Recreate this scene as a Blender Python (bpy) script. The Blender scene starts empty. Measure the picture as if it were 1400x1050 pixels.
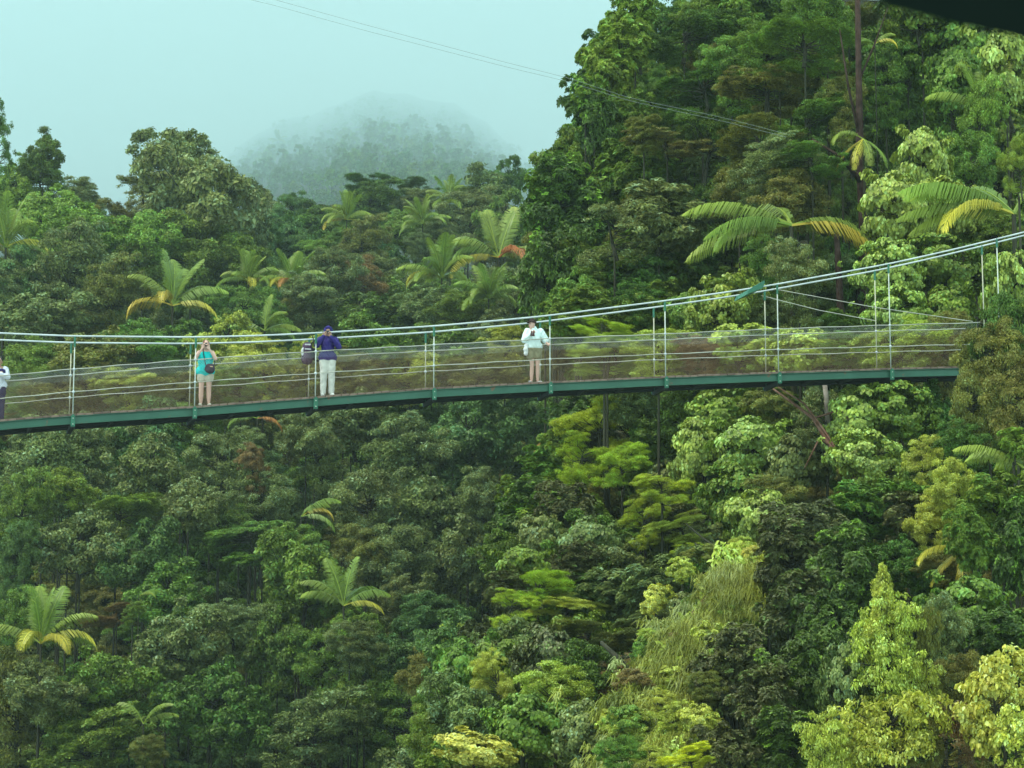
import bpy, math, random
import numpy as np
from mathutils import Vector, Matrix

# ------------------------------------------------------------------ camera, world, sun, exposure
W0, H0, FP, HY = 1400.0, 1050.0, 3500.0, 1100.0
PITCH = math.atan((HY - H0 / 2) / FP)
SP, CP = math.sin(PITCH), math.cos(PITCH)
scn = bpy.context.scene
COL = scn.collection
cam = bpy.data.cameras.new('camera')
cam.lens = 90.0
cam.sensor_width = 36.0
cam.clip_start = 0.1
cam.clip_end = 40000.0
cam.dof.use_dof = True
cam.dof.focus_distance = 68.0
cam.dof.aperture_fstop = 8.0
camo = bpy.data.objects.new('camera', cam)
COL.objects.link(camo)
camo.rotation_euler = (math.pi / 2 + PITCH, 0, 0)
scn.camera = camo

SUN_EL, SUN_AZ = math.radians(62), math.radians(-120)      # azimuth from +Y, clockwise: high on the left, behind the camera
world = bpy.data.worlds.new('World')
scn.world = world
world.use_nodes = True
wn = world.node_tree
wn.nodes.clear()
sky = wn.nodes.new('ShaderNodeTexSky')
sky.sky_type = 'NISHITA'
sky.sun_disc = False
sky.sun_elevation = SUN_EL
sky.sun_rotation = SUN_AZ
over = wn.nodes.new('ShaderNodeMix')
over.data_type = 'RGBA'
over.inputs[0].default_value = 0.93
over.inputs[7].default_value = (5.75, 8.1, 7.65, 1)          # even pale overcast
wn.links.new(sky.outputs[0], over.inputs[6])
bg = wn.nodes.new('ShaderNodeBackground')
bg.inputs[1].default_value = 0.10
wn.links.new(over.outputs[2], bg.inputs[0])
wo = wn.nodes.new('ShaderNodeOutputWorld')
wn.links.new(bg.outputs[0], wo.inputs[0])

sl = bpy.data.lights.new('sun', 'SUN')
sl.energy = 1.5
sl.angle = math.radians(14)
sl.color = (1.0, 0.92, 0.76)
slo = bpy.data.objects.new('sun', sl)
COL.objects.link(slo)
sd = Vector((math.sin(SUN_AZ) * math.cos(SUN_EL), math.cos(SUN_AZ) * math.cos(SUN_EL), math.sin(SUN_EL)))
slo.rotation_euler = sd.to_track_quat('Z', 'Y').to_euler()
slo.location = (0, 0, 60)

scn.view_settings.view_transform = 'Standard'
scn.view_settings.look = 'None'
scn.view_settings.exposure = 1.02
scn.view_settings.gamma = 1.0
scn.view_settings.use_curve_mapping = False
cy = scn.cycles
cy.max_bounces = 6
cy.diffuse_bounces = 3
cy.glossy_bounces = 1
cy.transmission_bounces = 3
cy.volume_bounces = 3
cy.use_denoising = True
cy.caustics_reflective = False
cy.caustics_refractive = False

# ------------------------------------------------------------------ helpers
PI = math.pi


def ray(px, py):
    cx, cyy = (px - W0 / 2) / FP, (H0 / 2 - py) / FP
    d = (cx, CP - cyy * SP, SP + cyy * CP)
    return (d[0] / d[1], 1.0, d[2] / d[1])


def at(px, py, Y):
    r = ray(px, py)
    return Vector((r[0] * Y, Y, r[2] * Y))


def proj(p):
    x, y, z = p
    f = y * CP + z * SP
    u = -y * SP + z * CP
    return W0 / 2 + FP * x / f, H0 / 2 - FP * u / f


def link(o, parent=None):
    COL.objects.link(o)
    if parent is not None:
        o.parent = parent
    return o


def mesh(name, V, F, mat=None, tint=None, smooth=False):
    me = bpy.data.meshes.new(name)
    V = np.asarray(V, dtype=np.float32).reshape(-1, 3)
    if isinstance(F, np.ndarray):
        k = F.shape[1]
        n = len(F)
        me.vertices.add(len(V))
        me.vertices.foreach_set('co', V.ravel())
        me.loops.add(n * k)
        me.loops.foreach_set('vertex_index', F.astype(np.int32).ravel())
        me.polygons.add(n)
        me.polygons.foreach_set('loop_start', np.arange(0, n * k, k, dtype=np.int32))
        me.update(calc_edges=True)
    else:
        me.from_pydata(V.tolist(), [], F)
        me.update()
    if tint is not None:
        a = me.attributes.new('tint', 'FLOAT', 'FACE')
        a.data.foreach_set('value', np.asarray(tint, dtype=np.float32))
    if smooth:
        me.polygons.foreach_set('use_smooth', np.ones(len(me.polygons), dtype=bool))
    if isinstance(mat, dict):
        me.materials.append(LEAFM)
        MESHLEAF[me.name] = mat
    elif mat:
        me.materials.append(mat)
    return me


def obj(name, me, parent=None, loc=(0, 0, 0), rz=0.0, sc=None, mat=None, stuff=False):
    o = bpy.data.objects.new(name, me)
    link(o, parent)
    o.location = loc
    o.rotation_euler = (0, 0, rz)
    if sc is not None:
        o.scale = sc
    if me.name in MESHLEAF:                      # leaf colours of this plant, read by the shared leaf material
        q = mat or MESHLEAF[me.name]
        o['leaf_old'], o['leaf_grown'], o['leaf_young'] = q['ca'], q['cb'], q['tip']
        o['young_share'] = q['t0']
        o['gloss'] = q['spec']
    if stuff:
        o['kind'] = 'stuff'
    return o


def empty(name, loc=(0, 0, 0), label=None, cat=None, group=None, rz=0.0):
    o = bpy.data.objects.new(name, None)
    link(o)
    o.empty_display_size = 0.2
    o.location = loc
    o.rotation_euler = (0, 0, rz)
    tag(o, label, cat, group)
    return o


def tag(o, label=None, cat=None, group=None, kind=None):
    if label:
        o['label'] = label
    if cat:
        o['category'] = cat
    if group:
        o['group'] = group
    if kind:
        o['kind'] = kind
    return o


class MB:
    def __init__(s):
        s.V = []
        s.F = []

    def add(s, V, F):
        b = len(s.V)
        s.V += [tuple(v) for v in V]
        s.F += [tuple(i + b for i in f) for f in F]

    def bar(s, p0, p1, w, h, up=Vector((0, 0, 1))):
        p0, p1 = Vector(p0), Vector(p1)
        t = (p1 - p0).normalized()
        r = t.cross(up).normalized()
        u = r.cross(t)
        V = []
        for p in (p0, p1):
            for a, b in ((-1, -1), (1, -1), (1, 1), (-1, 1)):
                V.append(p + r * a * w / 2 + u * b * h / 2)
        s.add(V, [(0, 1, 2, 3), (7, 6, 5, 4), (0, 4, 5, 1), (1, 5, 6, 2), (2, 6, 7, 3), (3, 7, 4, 0)])

    def tube(s, pts, rad, n=6):
        pts = [Vector(p) for p in pts]
        if not hasattr(rad, '__len__'):
            rad = [rad] * len(pts)
        V, F = [], []
        ref = None
        for i, p in enumerate(pts):
            t = (pts[min(i + 1, len(pts) - 1)] - pts[max(i - 1, 0)]).normalized()
            if ref is None:
                ref = t.orthogonal().normalized()
            ref = (ref - t * ref.dot(t)).normalized()
            b = t.cross(ref)
            for k in range(n):
                a = 2 * PI * k / n
                V.append(p + (ref * math.cos(a) + b * math.sin(a)) * rad[i])
        for i in range(len(pts) - 1):
            for k in range(n):
                k2 = (k + 1) % n
                F.append((i * n + k, i * n + k2, (i + 1) * n + k2, (i + 1) * n + k))
        F.append(tuple(range(n - 1, -1, -1)))
        F.append(tuple((len(pts) - 1) * n + k for k in range(n)))
        s.add(V, F)

    def sphere(s, c, r, nu=8, nv=6):
        if not hasattr(r, '__len__'):
            r = (r, r, r)
        c = Vector(c)
        V = [c + Vector((0, 0, r[2]))]
        for j in range(1, nv):
            th = PI * j / nv
            for i in range(nu):
                a = 2 * PI * i / nu
                V.append(c + Vector((r[0] * math.sin(th) * math.cos(a), r[1] * math.sin(th) * math.sin(a), r[2] * math.cos(th))))
        V.append(c - Vector((0, 0, r[2])))
        F = []
        for i in range(nu):
            F.append((0, 1 + i, 1 + (i + 1) % nu))
            for j in range(nv - 2):
                a = 1 + j * nu
                F.append((a + i, a + nu + i, a + nu + (i + 1) % nu, a + (i + 1) % nu))
            a = 1 + (nv - 2) * nu
            F.append((a + i, len(V) - 1, a + (i + 1) % nu))
        s.add(V, F)

    def capsule(s, a, b, r1, r2, n=10):
        a, b = Vector(a), Vector(b)
        d = (b - a)
        if d.length < 1e-6:
            d = Vector((0, 0, 1e-4))
        t = d.normalized()
        pts, rad = [], []
        for q in (-1, -.8, -.4):
            pts.append(a + t * r1 * q)
            rad.append(max(r1 * math.sqrt(max(0, 1 - q * q)), r1 * .04))
        pts.append(a)
        rad.append(r1)
        pts.append(b)
        rad.append(r2)
        for q in (.4, .8, 1):
            pts.append(b + t * r2 * q)
            rad.append(max(r2 * math.sqrt(max(0, 1 - q * q)), r2 * .04))
        s.tube(pts, rad, n)

    def mesh(s, name, mat=None, smooth=False):
        return mesh(name, s.V, s.F, mat, smooth=smooth)


def new_mat(name):
    m = bpy.data.materials.new(name)
    m.use_nodes = True
    return m, m.node_tree, m.node_tree.nodes['Principled BSDF']


def surface(name, c1, c2, scale=3.0, rough=0.6, metal=0.0, spec=0.5, c3=None, t3=0.6, bump=0.0, detail=6):
    """two colours mixed by noise, optional third as worn patches"""
    m, nt, b = new_mat(name)
    tc = nt.nodes.new('ShaderNodeTexCoord')
    nz = nt.nodes.new('ShaderNodeTexNoise')
    nz.inputs['Scale'].default_value = scale
    nz.inputs['Detail'].default_value = detail
    nt.links.new(tc.outputs['Object'], nz.inputs['Vector'])
    mx = nt.nodes.new('ShaderNodeMix')
    mx.data_type = 'RGBA'
    mx.inputs[6].default_value = (*c1, 1)
    mx.inputs[7].default_value = (*c2, 1)
    rp = nt.nodes.new('ShaderNodeMapRange')
    rp.inputs[1].default_value = 0.35
    rp.inputs[2].default_value = 0.65
    nt.links.new(nz.outputs['Fac'], rp.inputs[0])
    nt.links.new(rp.outputs[0], mx.inputs[0])
    out = mx.outputs[2]
    if c3:
        n2 = nt.nodes.new('ShaderNodeTexNoise')
        n2.inputs['Scale'].default_value = scale * 2.3
        n2.inputs['Detail'].default_value = 8
        nt.links.new(tc.outputs['Object'], n2.inputs['Vector'])
        r2 = nt.nodes.new('ShaderNodeMapRange')
        r2.inputs[1].default_value = t3
        r2.inputs[2].default_value = t3 + 0.06
        nt.links.new(n2.outputs['Fac'], r2.inputs[0])
        m2 = nt.nodes.new('ShaderNodeMix')
        m2.data_type = 'RGBA'
        nt.links.new(r2.outputs[0], m2.inputs[0])
        nt.links.new(out, m2.inputs[6])
        m2.inputs[7].default_value = (*c3, 1)
        out = m2.outputs[2]
    nt.links.new(out, b.inputs['Base Color'])
    b.inputs['Roughness'].default_value = rough
    b.inputs['Metallic'].default_value = metal
    b.inputs['Specular IOR Level'].default_value = spec
    if bump:
        bp = nt.nodes.new('ShaderNodeBump')
        bp.inputs['Strength'].default_value = bump
        bp.inputs['Distance'].default_value = 0.05
        nt.links.new(nz.outputs['Fac'], bp.inputs['Height'])
        nt.links.new(bp.outputs[0], b.inputs['Normal'])
    return m


MESHLEAF = {}


def leaf_material():
    """one leaf material; each plant carries its own leaf colours as properties, each leaf its own tint"""
    m, nt, b = new_mat('leaf')

    def att(n, kind='OBJECT'):
        x = nt.nodes.new('ShaderNodeAttribute')
        x.attribute_name = n
        x.attribute_type = kind
        return x

    def mr(src, a, b_, c, d):
        x = nt.nodes.new('ShaderNodeMapRange')
        nt.links.new(src, x.inputs[0])
        for i, v in ((1, a), (2, b_), (3, c), (4, d)):
            if hasattr(v, 'is_output'):
                nt.links.new(v, x.inputs[i])
            else:
                x.inputs[i].default_value = v
        return x.outputs[0]

    def mix(f, a, b_):
        x = nt.nodes.new('ShaderNodeMix')
        x.data_type = 'RGBA'
        nt.links.new(f, x.inputs[0])
        nt.links.new(a, x.inputs[6])
        nt.links.new(b_, x.inputs[7])
        return x.outputs[2]

    def madd(src, v):
        x = nt.nodes.new('ShaderNodeMath')
        x.inputs[1].default_value = v
        nt.links.new(src, x.inputs[0])
        return x.outputs[0]
    tint = att('tint', 'GEOMETRY').outputs['Fac']
    t0 = att('young_share').outputs['Fac']
    lo_, hi_ = madd(t0, -.1), madd(t0, .1)
    c = mix(mr(tint, 0.0, lo_, 0.0, 1.0), att('leaf_old').outputs['Vector'], att('leaf_grown').outputs['Vector'])
    c = mix(mr(tint, lo_, hi_, 0.0, 1.0), c, att('leaf_young').outputs['Vector'])
    oi = nt.nodes.new('ShaderNodeObjectInfo')
    tc = nt.nodes.new('ShaderNodeTexCoord')
    nz = nt.nodes.new('ShaderNodeTexNoise')
    nz.inputs['Scale'].default_value = 0.55
    nz.inputs['Detail'].default_value = 3
    nt.links.new(tc.outputs['Object'], nz.inputs['Vector'])
    hs = nt.nodes.new('ShaderNodeHueSaturation')
    nt.links.new(mr(oi.outputs['Random'], 0.0, 1.0, .483, .517), hs.inputs['Hue'])
    nt.links.new(mr(nz.outputs['Fac'], .3, .7, .7, 1.3), hs.inputs['Value'])
    nt.links.new(c, hs.inputs['Color'])
    nt.links.new(hs.outputs[0], b.inputs['Base Color'])
    b.inputs['Roughness'].default_value = .45
    nt.links.new(att('gloss').outputs['Fac'], b.inputs['Specular IOR Level'])
    tr = nt.nodes.new('ShaderNodeBsdfTranslucent')
    nt.links.new(hs.outputs[0], tr.inputs['Color'])
    ms = nt.nodes.new('ShaderNodeMixShader')
    ms.inputs[0].default_value = .24
    nt.links.new(b.outputs[0], ms.inputs[1])
    nt.links.new(tr.outputs[0], ms.inputs[2])
    nt.links.new(ms.outputs[0], nt.nodes['Material Output'].inputs['Surface'])
    return m


LEAFM = leaf_material()


def foliage(name, ca, cb, tip, t0=0.80, spec=0.3, rough=0.5, trans=0.22, vary=0.3):
    k = 1.0 if name.startswith('dark') else 1.35
    k *= 1.22
    k *= 1.2
    w = (1.40 * k, .96 * k, .48 * k)
    return dict(ca=tuple(v * q * .72 for v, q in zip(ca, w)), cb=tuple(v * q for v, q in zip(cb, w)), tip=tuple(v * (1 + (k - 1) * .8) for v in tip), t0=t0, spec=spec)


# ------------------------------------------------------------------ materials
G = 1.0
LEAF = {
    'dg': foliage('deep_green_leaves', (.020, .055, .014), (.050, .120, .026), (.10, .20, .04)),
    'mg': foliage('mid_green_leaves', (.030, .080, .018), (.080, .170, .034), (.14, .26, .06)),
    'gg': foliage('grey_green_leaves', (.034, .072, .032), (.092, .158, .078), (.19, .27, .14)),
    'ol': foliage('olive_leaves', (.042, .066, .022), (.100, .140, .042), (.17, .21, .07)),
    'fg': foliage('fresh_green_leaves', (.042, .105, .022), (.115, .225, .048), (.22, .36, .08)),
    'vi': foliage('heart_leaf_creeper', (.050, .115, .030), (.150, .265, .072), (.32, .44, .14), spec=.5, rough=.42),
    'li': foliage('lime_leaves', (.085, .175, .022), (.190, .325, .040), (.30, .46, .07)),
    'yg': foliage('yellow_green_leaves', (.085, .150, .024), (.200, .315, .066), (.40, .48, .14), spec=.45),
    'pl': foliage('pale_large_leaves', (.120, .200, .050), (.260, .360, .100), (.44, .52, .19), spec=.45),
    'dk': foliage('dark_glossy_leaves', (.026, .074, .018), (.062, .155, .034), (.24, .42, .04), t0=.88, spec=.55, rough=.36),
    'ds': foliage('dark_silver_leaves', (.032, .056, .028), (.085, .130, .060), (.22, .32, .08), t0=.9, spec=.6, rough=.36),
    'bl': foliage('cool_green_leaves', (.024, .070, .030), (.060, .145, .060), (.11, .22, .09)),
    'br': foliage('dry_brown_leaves', (.055, .052, .028), (.125, .115, .065), (.19, .18, .10)),
    'by': foliage('bright_yellow_leaves', (.15, .25, .02), (.28, .42, .03), (.42, .56, .05)),
    'pf': foliage('palm_leaflets', (.045, .110, .035), (.110, .210, .050), (.42, .42, .05), t0=.84, spec=.4, trans=.3),
    'py': foliage('yellowing_palm_leaflets', (.10, .15, .03), (.22, .26, .05), (.48, .40, .06), t0=.75, spec=.4, trans=.3),
    'pb': foliage('dead_palm_leaflets', (.12, .070, .035), (.20, .115, .06), (.30, .18, .08), spec=.2),
    'gr': foliage('long_grass_blades', (.055, .095, .024), (.125, .180, .050), (.27, .29, .11)),
    'un': foliage('undergrowth_leaves', (.022, .050, .014), (.060, .110, .026), (.11, .17, .04)),
}
BARK = surface('bark', (.028, .030, .018), (.065, .062, .042), 4, .9, spec=.1, bump=.6)
BARKR = surface('reddish_bark', (.10, .045, .028), (.19, .11, .08), 5, .9, spec=.1, bump=.6)
BARKT = surface('dark_red_bark', (.028, .016, .012), (.07, .042, .034), 5, .9, spec=.1, bump=.5)
BARKP = surface('pale_bark', (.20, .16, .13), (.36, .31, .27), 5, .9, spec=.1, bump=.4)
SOIL = surface('forest_soil', (.020, .016, .010), (.035, .045, .016), .25, 1.0, spec=.05, c3=(.075, .032, .018), t3=.60, bump=.5)
CLAY = surface('red_clay', (.11, .042, .024), (.19, .085, .05), 1.5, 1.0, spec=.05, c3=(.05, .02, .012), bump=1.0)
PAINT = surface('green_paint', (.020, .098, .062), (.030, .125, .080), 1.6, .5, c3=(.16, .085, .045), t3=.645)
PAINTL = surface('green_clamp_paint', (.016, .12, .068), (.022, .15, .088), 6, .5)
CABLE = surface('galvanised_cable', (.46, .50, .52), (.60, .64, .66), 3, .5, metal=.0)
RAIL = surface('pale_wire_rope', (.36, .34, .28), (.50, .49, .43), 2, .6)
ROD = surface('dull_galvanised_rod', (.42, .46, .42), (.58, .60, .54), 4, .55)
RODY = surface('mossy_rod', (.40, .38, .26), (.52, .50, .38), 4, .7)
MESHM = surface('rusty_wire', (.30, .175, .105), (.38, .25, .16), 1.2, .8)
MESHT = surface('grey_wire', (.42, .42, .40), (.56, .56, .54), 3, .6)
PLANK = [surface('weathered_plank', (.13, .085, .065), (.22, .15, .12), 5, .9, c3=(.34, .30, .27), t3=.66, bump=.4),
         surface('dark_weathered_plank', (.085, .055, .045), (.15, .10, .08), 5, .9, bump=.4)]
DARK = surface('dark_beam_and_shade', (.010, .016, .016), (.018, .026, .024), 3, .8)  # under-deck members; on the far side beams its darkness is painted shade
BLACKWIRE = surface('dark_wire', (.16, .19, .19), (.22, .25, .25), 1, .7)

# ------------------------------------------------------------------ terrain
YL = [0, 30, 60, 90, 115, 130, 150, 170, 185, 205, 235, 280, 330]
PL = [0, 0, 1250, 1130, 1050, 820, 575, 460, 405, 355, 318, 292, 300]
ZL = [-30, -30] + [(1100 - p) / 3500 * y for p, y in zip(PL[2:], YL[2:])] + [74, 60, 66]
YLz = YL + [400, 620, 980]
YR = [0, 25, 38, 45, 50, 60, 70, 74, 80, 92, 100, 115, 160, 220]
PR = [0, 0, 1300, 1150, 1050, 800, 600, 500, 400, 200, 20, -150]
ZR = [-30, -22] + [(1100 - p) / 3500 * y for p, y in zip(PR[2:], YR[2:])] + [52, 60]


def sstep(t):
    t = min(1, max(0, t))
    return t * t * (3 - 2 * t)


def hill_z(px, Y):
    top = 104 + min(1.7, abs((px - 545) / (345 if px < 545 else 235)) ** 1.6) * 105 + 5 * math.sin(px * .045 + 1) + 3 * math.sin(px * .11)
    far = 1 + 1.6 * min(1, ((px - 545) / (300 if px < 545 else 210)) ** 2) ** 1.5
    g = np.interp(Y / far, [1000, 1500, 2400, 4200, 7200, 11000, 18000], [0, .44, .56, .66, .77, .88, 1.0])
    p = 330 - (330 - top) * g
    return (1100 - p) / 3500 * min(Y, 18000) - max(0, Y - 18000) * .1


def canopy_z(X, Y):
    px = 700 + 3500 * X / max(Y, 20)
    zl = float(np.interp(Y, YLz, ZL))
    zr = float(np.interp(Y, YR, ZR))
    if Y < 260:
        xb = float(np.interp(Y, [50, 65, 80, 100, 120], [600, 745, 800, 860, 900]))
        s = sstep((px - xb) / 110 + .5)
        s *= 1 - sstep((Y - 150) / 90)
        z = zl * (1 - s) + zr * s
    else:
        z = zl
    if Y > 640:
        t = sstep((Y - 640) / 330)
        z = z * (1 - t) + hill_z(px, Y) * t
    return z


def ground_z(X, Y):
    px = 700 + 3500 * X / max(Y, 20)
    if Y < 640:
        h = 6.5 if px < 720 else 6.5 - 2.5 * sstep((px - 720) / 120)
        if Y < 60:
            h = 3.0
    else:
        h = 8
    return canopy_z(X, Y) - h + .4 * math.sin(X * .31 + Y * .17) + .3 * math.sin(X * .83 - Y * .41)


ys = np.concatenate([np.arange(-60, 40, 10), np.arange(40, 330, 3.0), np.arange(330, 700, 20), np.geomspace(700, 19000, 76)])
us = np.linspace(-.62, .62, 190)
V = []
for y in ys:
    for u in us:
        X = u * max(y, 40) + (0 if y > 0 else 0)
        V.append((X, y, ground_z(X, max(y, 1))))
nu = len(us)
i = np.arange((len(ys) - 1) * (nu - 1))
r_, c_ = i // (nu - 1), i % (nu - 1)
a_ = r_ * nu + c_
Fg = np.stack([a_, a_ + 1, a_ + nu + 1, a_ + nu], 1)
ground = obj('ground', mesh('ground', V, Fg, SOIL, smooth=True))
ground['kind'] = 'structure'


# ------------------------------------------------------------------ haze
def closed_box(x0, x1, y0, y1, z0, z1):
    V = [(x, y, z) for z in (z0, z1) for y in (y0, y1) for x in (x0, x1)]
    return V, [(0, 2, 3, 1), (4, 5, 7, 6), (0, 1, 5, 4), (1, 3, 7, 5), (3, 2, 6, 7), (2, 0, 4, 6)]


hm = bpy.data.materials.new('haze')
hm.use_nodes = True
hm.node_tree.nodes.clear()
hv = hm.node_tree.nodes.new('ShaderNodeVolumePrincipled')
hv.inputs['Color'].default_value = (.80, .955, 1.0, 1)
hv.inputs['Density'].default_value = 0.000195
ho = hm.node_tree.nodes.new('ShaderNodeOutputMaterial')
hm.node_tree.links.new(hv.outputs[0], ho.inputs['Volume'])
Vh, Fh = closed_box(-11900, 11900, -150, 19200, -46, 5330)
haze = obj('haze', mesh('haze', Vh, Fh, hm))
haze['kind'] = 'stuff'


# ------------------------------------------------------------------ foliage prototypes
def norm(a):
    return a / np.maximum(np.linalg.norm(a, axis=1, keepdims=True), 1e-9)


def leaves(rng, P, N, L, asp=.55, oval=False, droop=.35, A=None, fold=.12):
    n = len(P)
    N = norm(N)
    if A is None:
        A = rng.normal(size=(n, 3))
        A[:, 2] -= droop * 2
        A += N * .3
    A = A - N * (A * N).sum(1, keepdims=True) * .75
    A = norm(A)
    B = norm(np.cross(N, A))
    L = L.reshape(-1, 1)
    Wd = L * asp
    tip = P + A * L - N * L * .12
    if not oval:
        l = P + A * L * .45 + B * Wd / 2 + N * L * fold
        r = P + A * L * .45 - B * Wd / 2 + N * L * fold
        V = np.stack([P, l, tip, r], 1).reshape(-1, 3)
        b = np.arange(n)[:, None] * 4
        F = np.concatenate([b + [0, 2, 1], b + [0, 3, 2]], 1).reshape(-1, 3)
        return V, F, 2
    l1 = P + A * L * .22 + B * Wd * .42 + N * L * fold
    l2 = P + A * L * .68 + B * Wd * .40 + N * L * fold * .8
    r1 = P + A * L * .22 - B * Wd * .42 + N * L * fold
    r2 = P + A * L * .68 - B * Wd * .40 + N * L * fold * .8
    V = np.stack([P, l1, l2, tip, r2, r1], 1).reshape(-1, 3)
    b = np.arange(n)[:, None] * 6
    F = np.concatenate([b + [0, 2, 1], b + [0, 3, 2], b + [0, 4, 3], b + [0, 5, 4]], 1).reshape(-1, 3)
    return V, F, 4


def fibre(rng, n):
    v = rng.normal(size=(n, 3))
    return norm(v)


R0 = 4.0


def clump_centres(rng, kind, n):
    """centres in a unit crown (x, y, z in about -1..1) with radii"""
    if kind in ('dome', 'mound', 'loose'):
        k = 8 if kind != 'loose' else 11
        sub = fibre(rng, k) * np.array([.55, .55, .55]) * (.7 + .6 * rng.random((k, 1)))
        sub[0] = (0, 0, .1)
        sr_ = .26 + .26 * rng.random(k)
        sr_[0] = .5
        wgt = sr_ ** 2
        idx = rng.choice(k, n, p=wgt / wgt.sum())
        d = fibre(rng, n)
        C = sub[idx] + d * (sr_[idx] * (.75 + .5 * rng.random(n) ** 2))[:, None]
        r = .10 + .13 * rng.random(n) ** 1.5
        far_ = rng.random(n) < .10
        C[far_] *= 1.22
        r[far_] *= .7
    elif kind == 'tall':
        t = rng.random(n)
        a = rng.random(n) * 2 * PI
        rr = .62 * np.sqrt(np.clip(1 - (2 * t - .9) ** 2 * .8, .1, 1)) * (.75 + .4 * rng.random(n))
        C = np.stack([np.cos(a) * rr, np.sin(a) * rr, t * 2 - 1], 1)
        r = .16 + .10 * rng.random(n)
    elif kind == 'pads':
        k = 9
        pc = fibre(rng, k) * np.array([.62, .62, .75])
        pr = .28 + .22 * rng.random(k)
        idx = rng.integers(0, k, n)
        a = rng.random(n) * 2 * PI
        q = np.sqrt(rng.random(n)) * pr[idx]
        C = pc[idx] + np.stack([np.cos(a) * q, np.sin(a) * q, .10 * rng.normal(size=n) - q * q * .5], 1)
        r = .12 + .06 * rng.random(n)
    elif kind == 'cone':
        t = rng.random(n) ** .8
        a = rng.random(n) * 2 * PI
        rr = (1 - t) ** .75 * (.7 + .22 * np.sin(a * 2 + t * 9)) * (.55 + .6 * rng.random(n)) + .05
        C = np.stack([np.cos(a) * rr, np.sin(a) * rr, t * 2 - 1], 1)
        r = .15 + .08 * rng.random(n)
        r = r * (1.1 - .6 * t)
    elif kind == 'airy':
        k = 12
        pc = fibre(rng, k) * (.55 + .4 * rng.random((k, 1)))
        idx = rng.integers(0, k, n)
        C = pc[idx] + rng.normal(size=(n, 3)) * .12
        r = .09 + .08 * rng.random(n)
    return C, r


def crown_mesh(name, seed, kind, nc, per, L, style='leaf', asp=.55, oval=False, flat=.75, droop=.35, density_top=.5):
    rng = np.random.default_rng(seed)
    C, r = clump_centres(rng, kind, nc)
    nc = len(C)
    w = (r / r.mean()) ** 2
    cnt = np.maximum(4, (per * w).astype(int))
    idx = np.repeat(np.arange(nc), cnt)
    n = len(idx)
    ct = rng.random(nc)
    if style == 'rosette':
        # each leaf belongs to a whorl: base point on the clump, leaves spread round the shoot
        k = 7
        m = n // k
        ci = idx[np.linspace(0, n - 1, m).astype(int)]
        d = fibre(rng, m)
        d[:, 2] = np.abs(d[:, 2]) * 1.1 - .35
        d += norm(C[ci]) * .7
        d = norm(d)
        base = (C[ci] + d * (r[ci] * (.75 + .3 * rng.random(m)))[:, None]) * R0
        shoot = norm(d + np.array([0, 0, .7]) + rng.normal(size=(m, 3)) * .25)
        sidx = np.repeat(np.arange(m), k)
        S = shoot[sidx]
        A = fibre(rng, len(sidx))
        A = norm(A - S * (A * S).sum(1, keepdims=True))
        yr = rng.random(m)
        up = .3 + .5 * rng.random(len(sidx))[:, None]
        Adir = A + S * up
        N = norm(S - A * .35)
        P = base[sidx]
        V, F, tl = leaves(rng, P, N, L * (.75 + .5 * rng.random(len(P))), asp, oval, A=Adir)
        t = np.clip(.55 * yr[sidx] + .30 * ct[ci[sidx]] + .12 * rng.random(len(P)) + .12 * (yr[sidx] > .86), 0, 1)
    else:
        d = fibre(rng, n)
        out = norm(C[idx] + 1e-6)
        d = norm(d + out * .7 + np.array([0, 0, .25]))
        q = (.28 + 1.0 * rng.random(n))
        sc = np.array([1, 1, flat])
        P = (C[idx] + d * sc * (r[idx] * q)[:, None]) * R0
        if style == 'drape':
            N = norm(out * 1.0 + d * .5 + rng.normal(size=(n, 3)) * .35 + np.array([0, -.0, .35]))
            A = np.array([0, 0, -1.0]) + rng.normal(size=(n, 3)) * .35
            V, F, tl = leaves(rng, P, N, L * (.6 + .7 * rng.random(n)), asp, oval, A=A)
        elif style == 'spray':
            # fine leaves lying nearly level along twigs
            N = norm(rng.normal(size=(n, 3)) * .4 + np.array([0, 0, 1.0]) + d * .5)
            V, F, tl = leaves(rng, P, N, L * (.6 + .7 * rng.random(n)), asp, oval, droop=.1)
        else:
            N = norm(d * .8 + rng.normal(size=(n, 3)) * .5 + np.array([0, 0, .35]))
            V, F, tl = leaves(rng, P, N, L * (.5 + 1.0 * rng.random(n) ** 1.4), asp, oval, droop=droop)
        t = np.clip(.35 * ct[idx] + .65 * rng.random(n) ** .9, 0, 1)
    T = np.repeat(t, tl)
    return mesh(name, V, F, LEAF['mg'], T), C


def limb_mesh(name, C, seed, frac=.35, r0=.16, mat=BARK, low=-.9, wild=.12):
    rnd = random.Random(seed)
    mb = MB()
    start = Vector((0, 0, low * R0))
    mb.tube([start, Vector((rnd.uniform(-.1, .1), rnd.uniform(-.1, .1), low * .4)) * R0, Vector((rnd.uniform(-.15, .15), rnd.uniform(-.15, .15), .45)) * R0],
            [r0 * 1.2, r0, r0 * .35], 6)
    sel = [c for c in C if rnd.random() < frac]
    for c in sel[:46]:
        c = Vector(c) * R0
        z0 = min(c.z - .25 * R0, .3 * R0) * rnd.uniform(.6, 1)
        z0 = max(low * R0 * .8, z0)
        a = Vector((0, 0, z0))
        m = a.lerp(c, .5) + Vector((rnd.gauss(0, wild), rnd.gauss(0, wild), rnd.gauss(0, wild) - .1)) * R0 * .6
        mb.tube([a, m, c], [r0 * .42, r0 * .26, r0 * .09], 4)
    return mb.mesh(name, mat)


PROTO = {}


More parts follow.
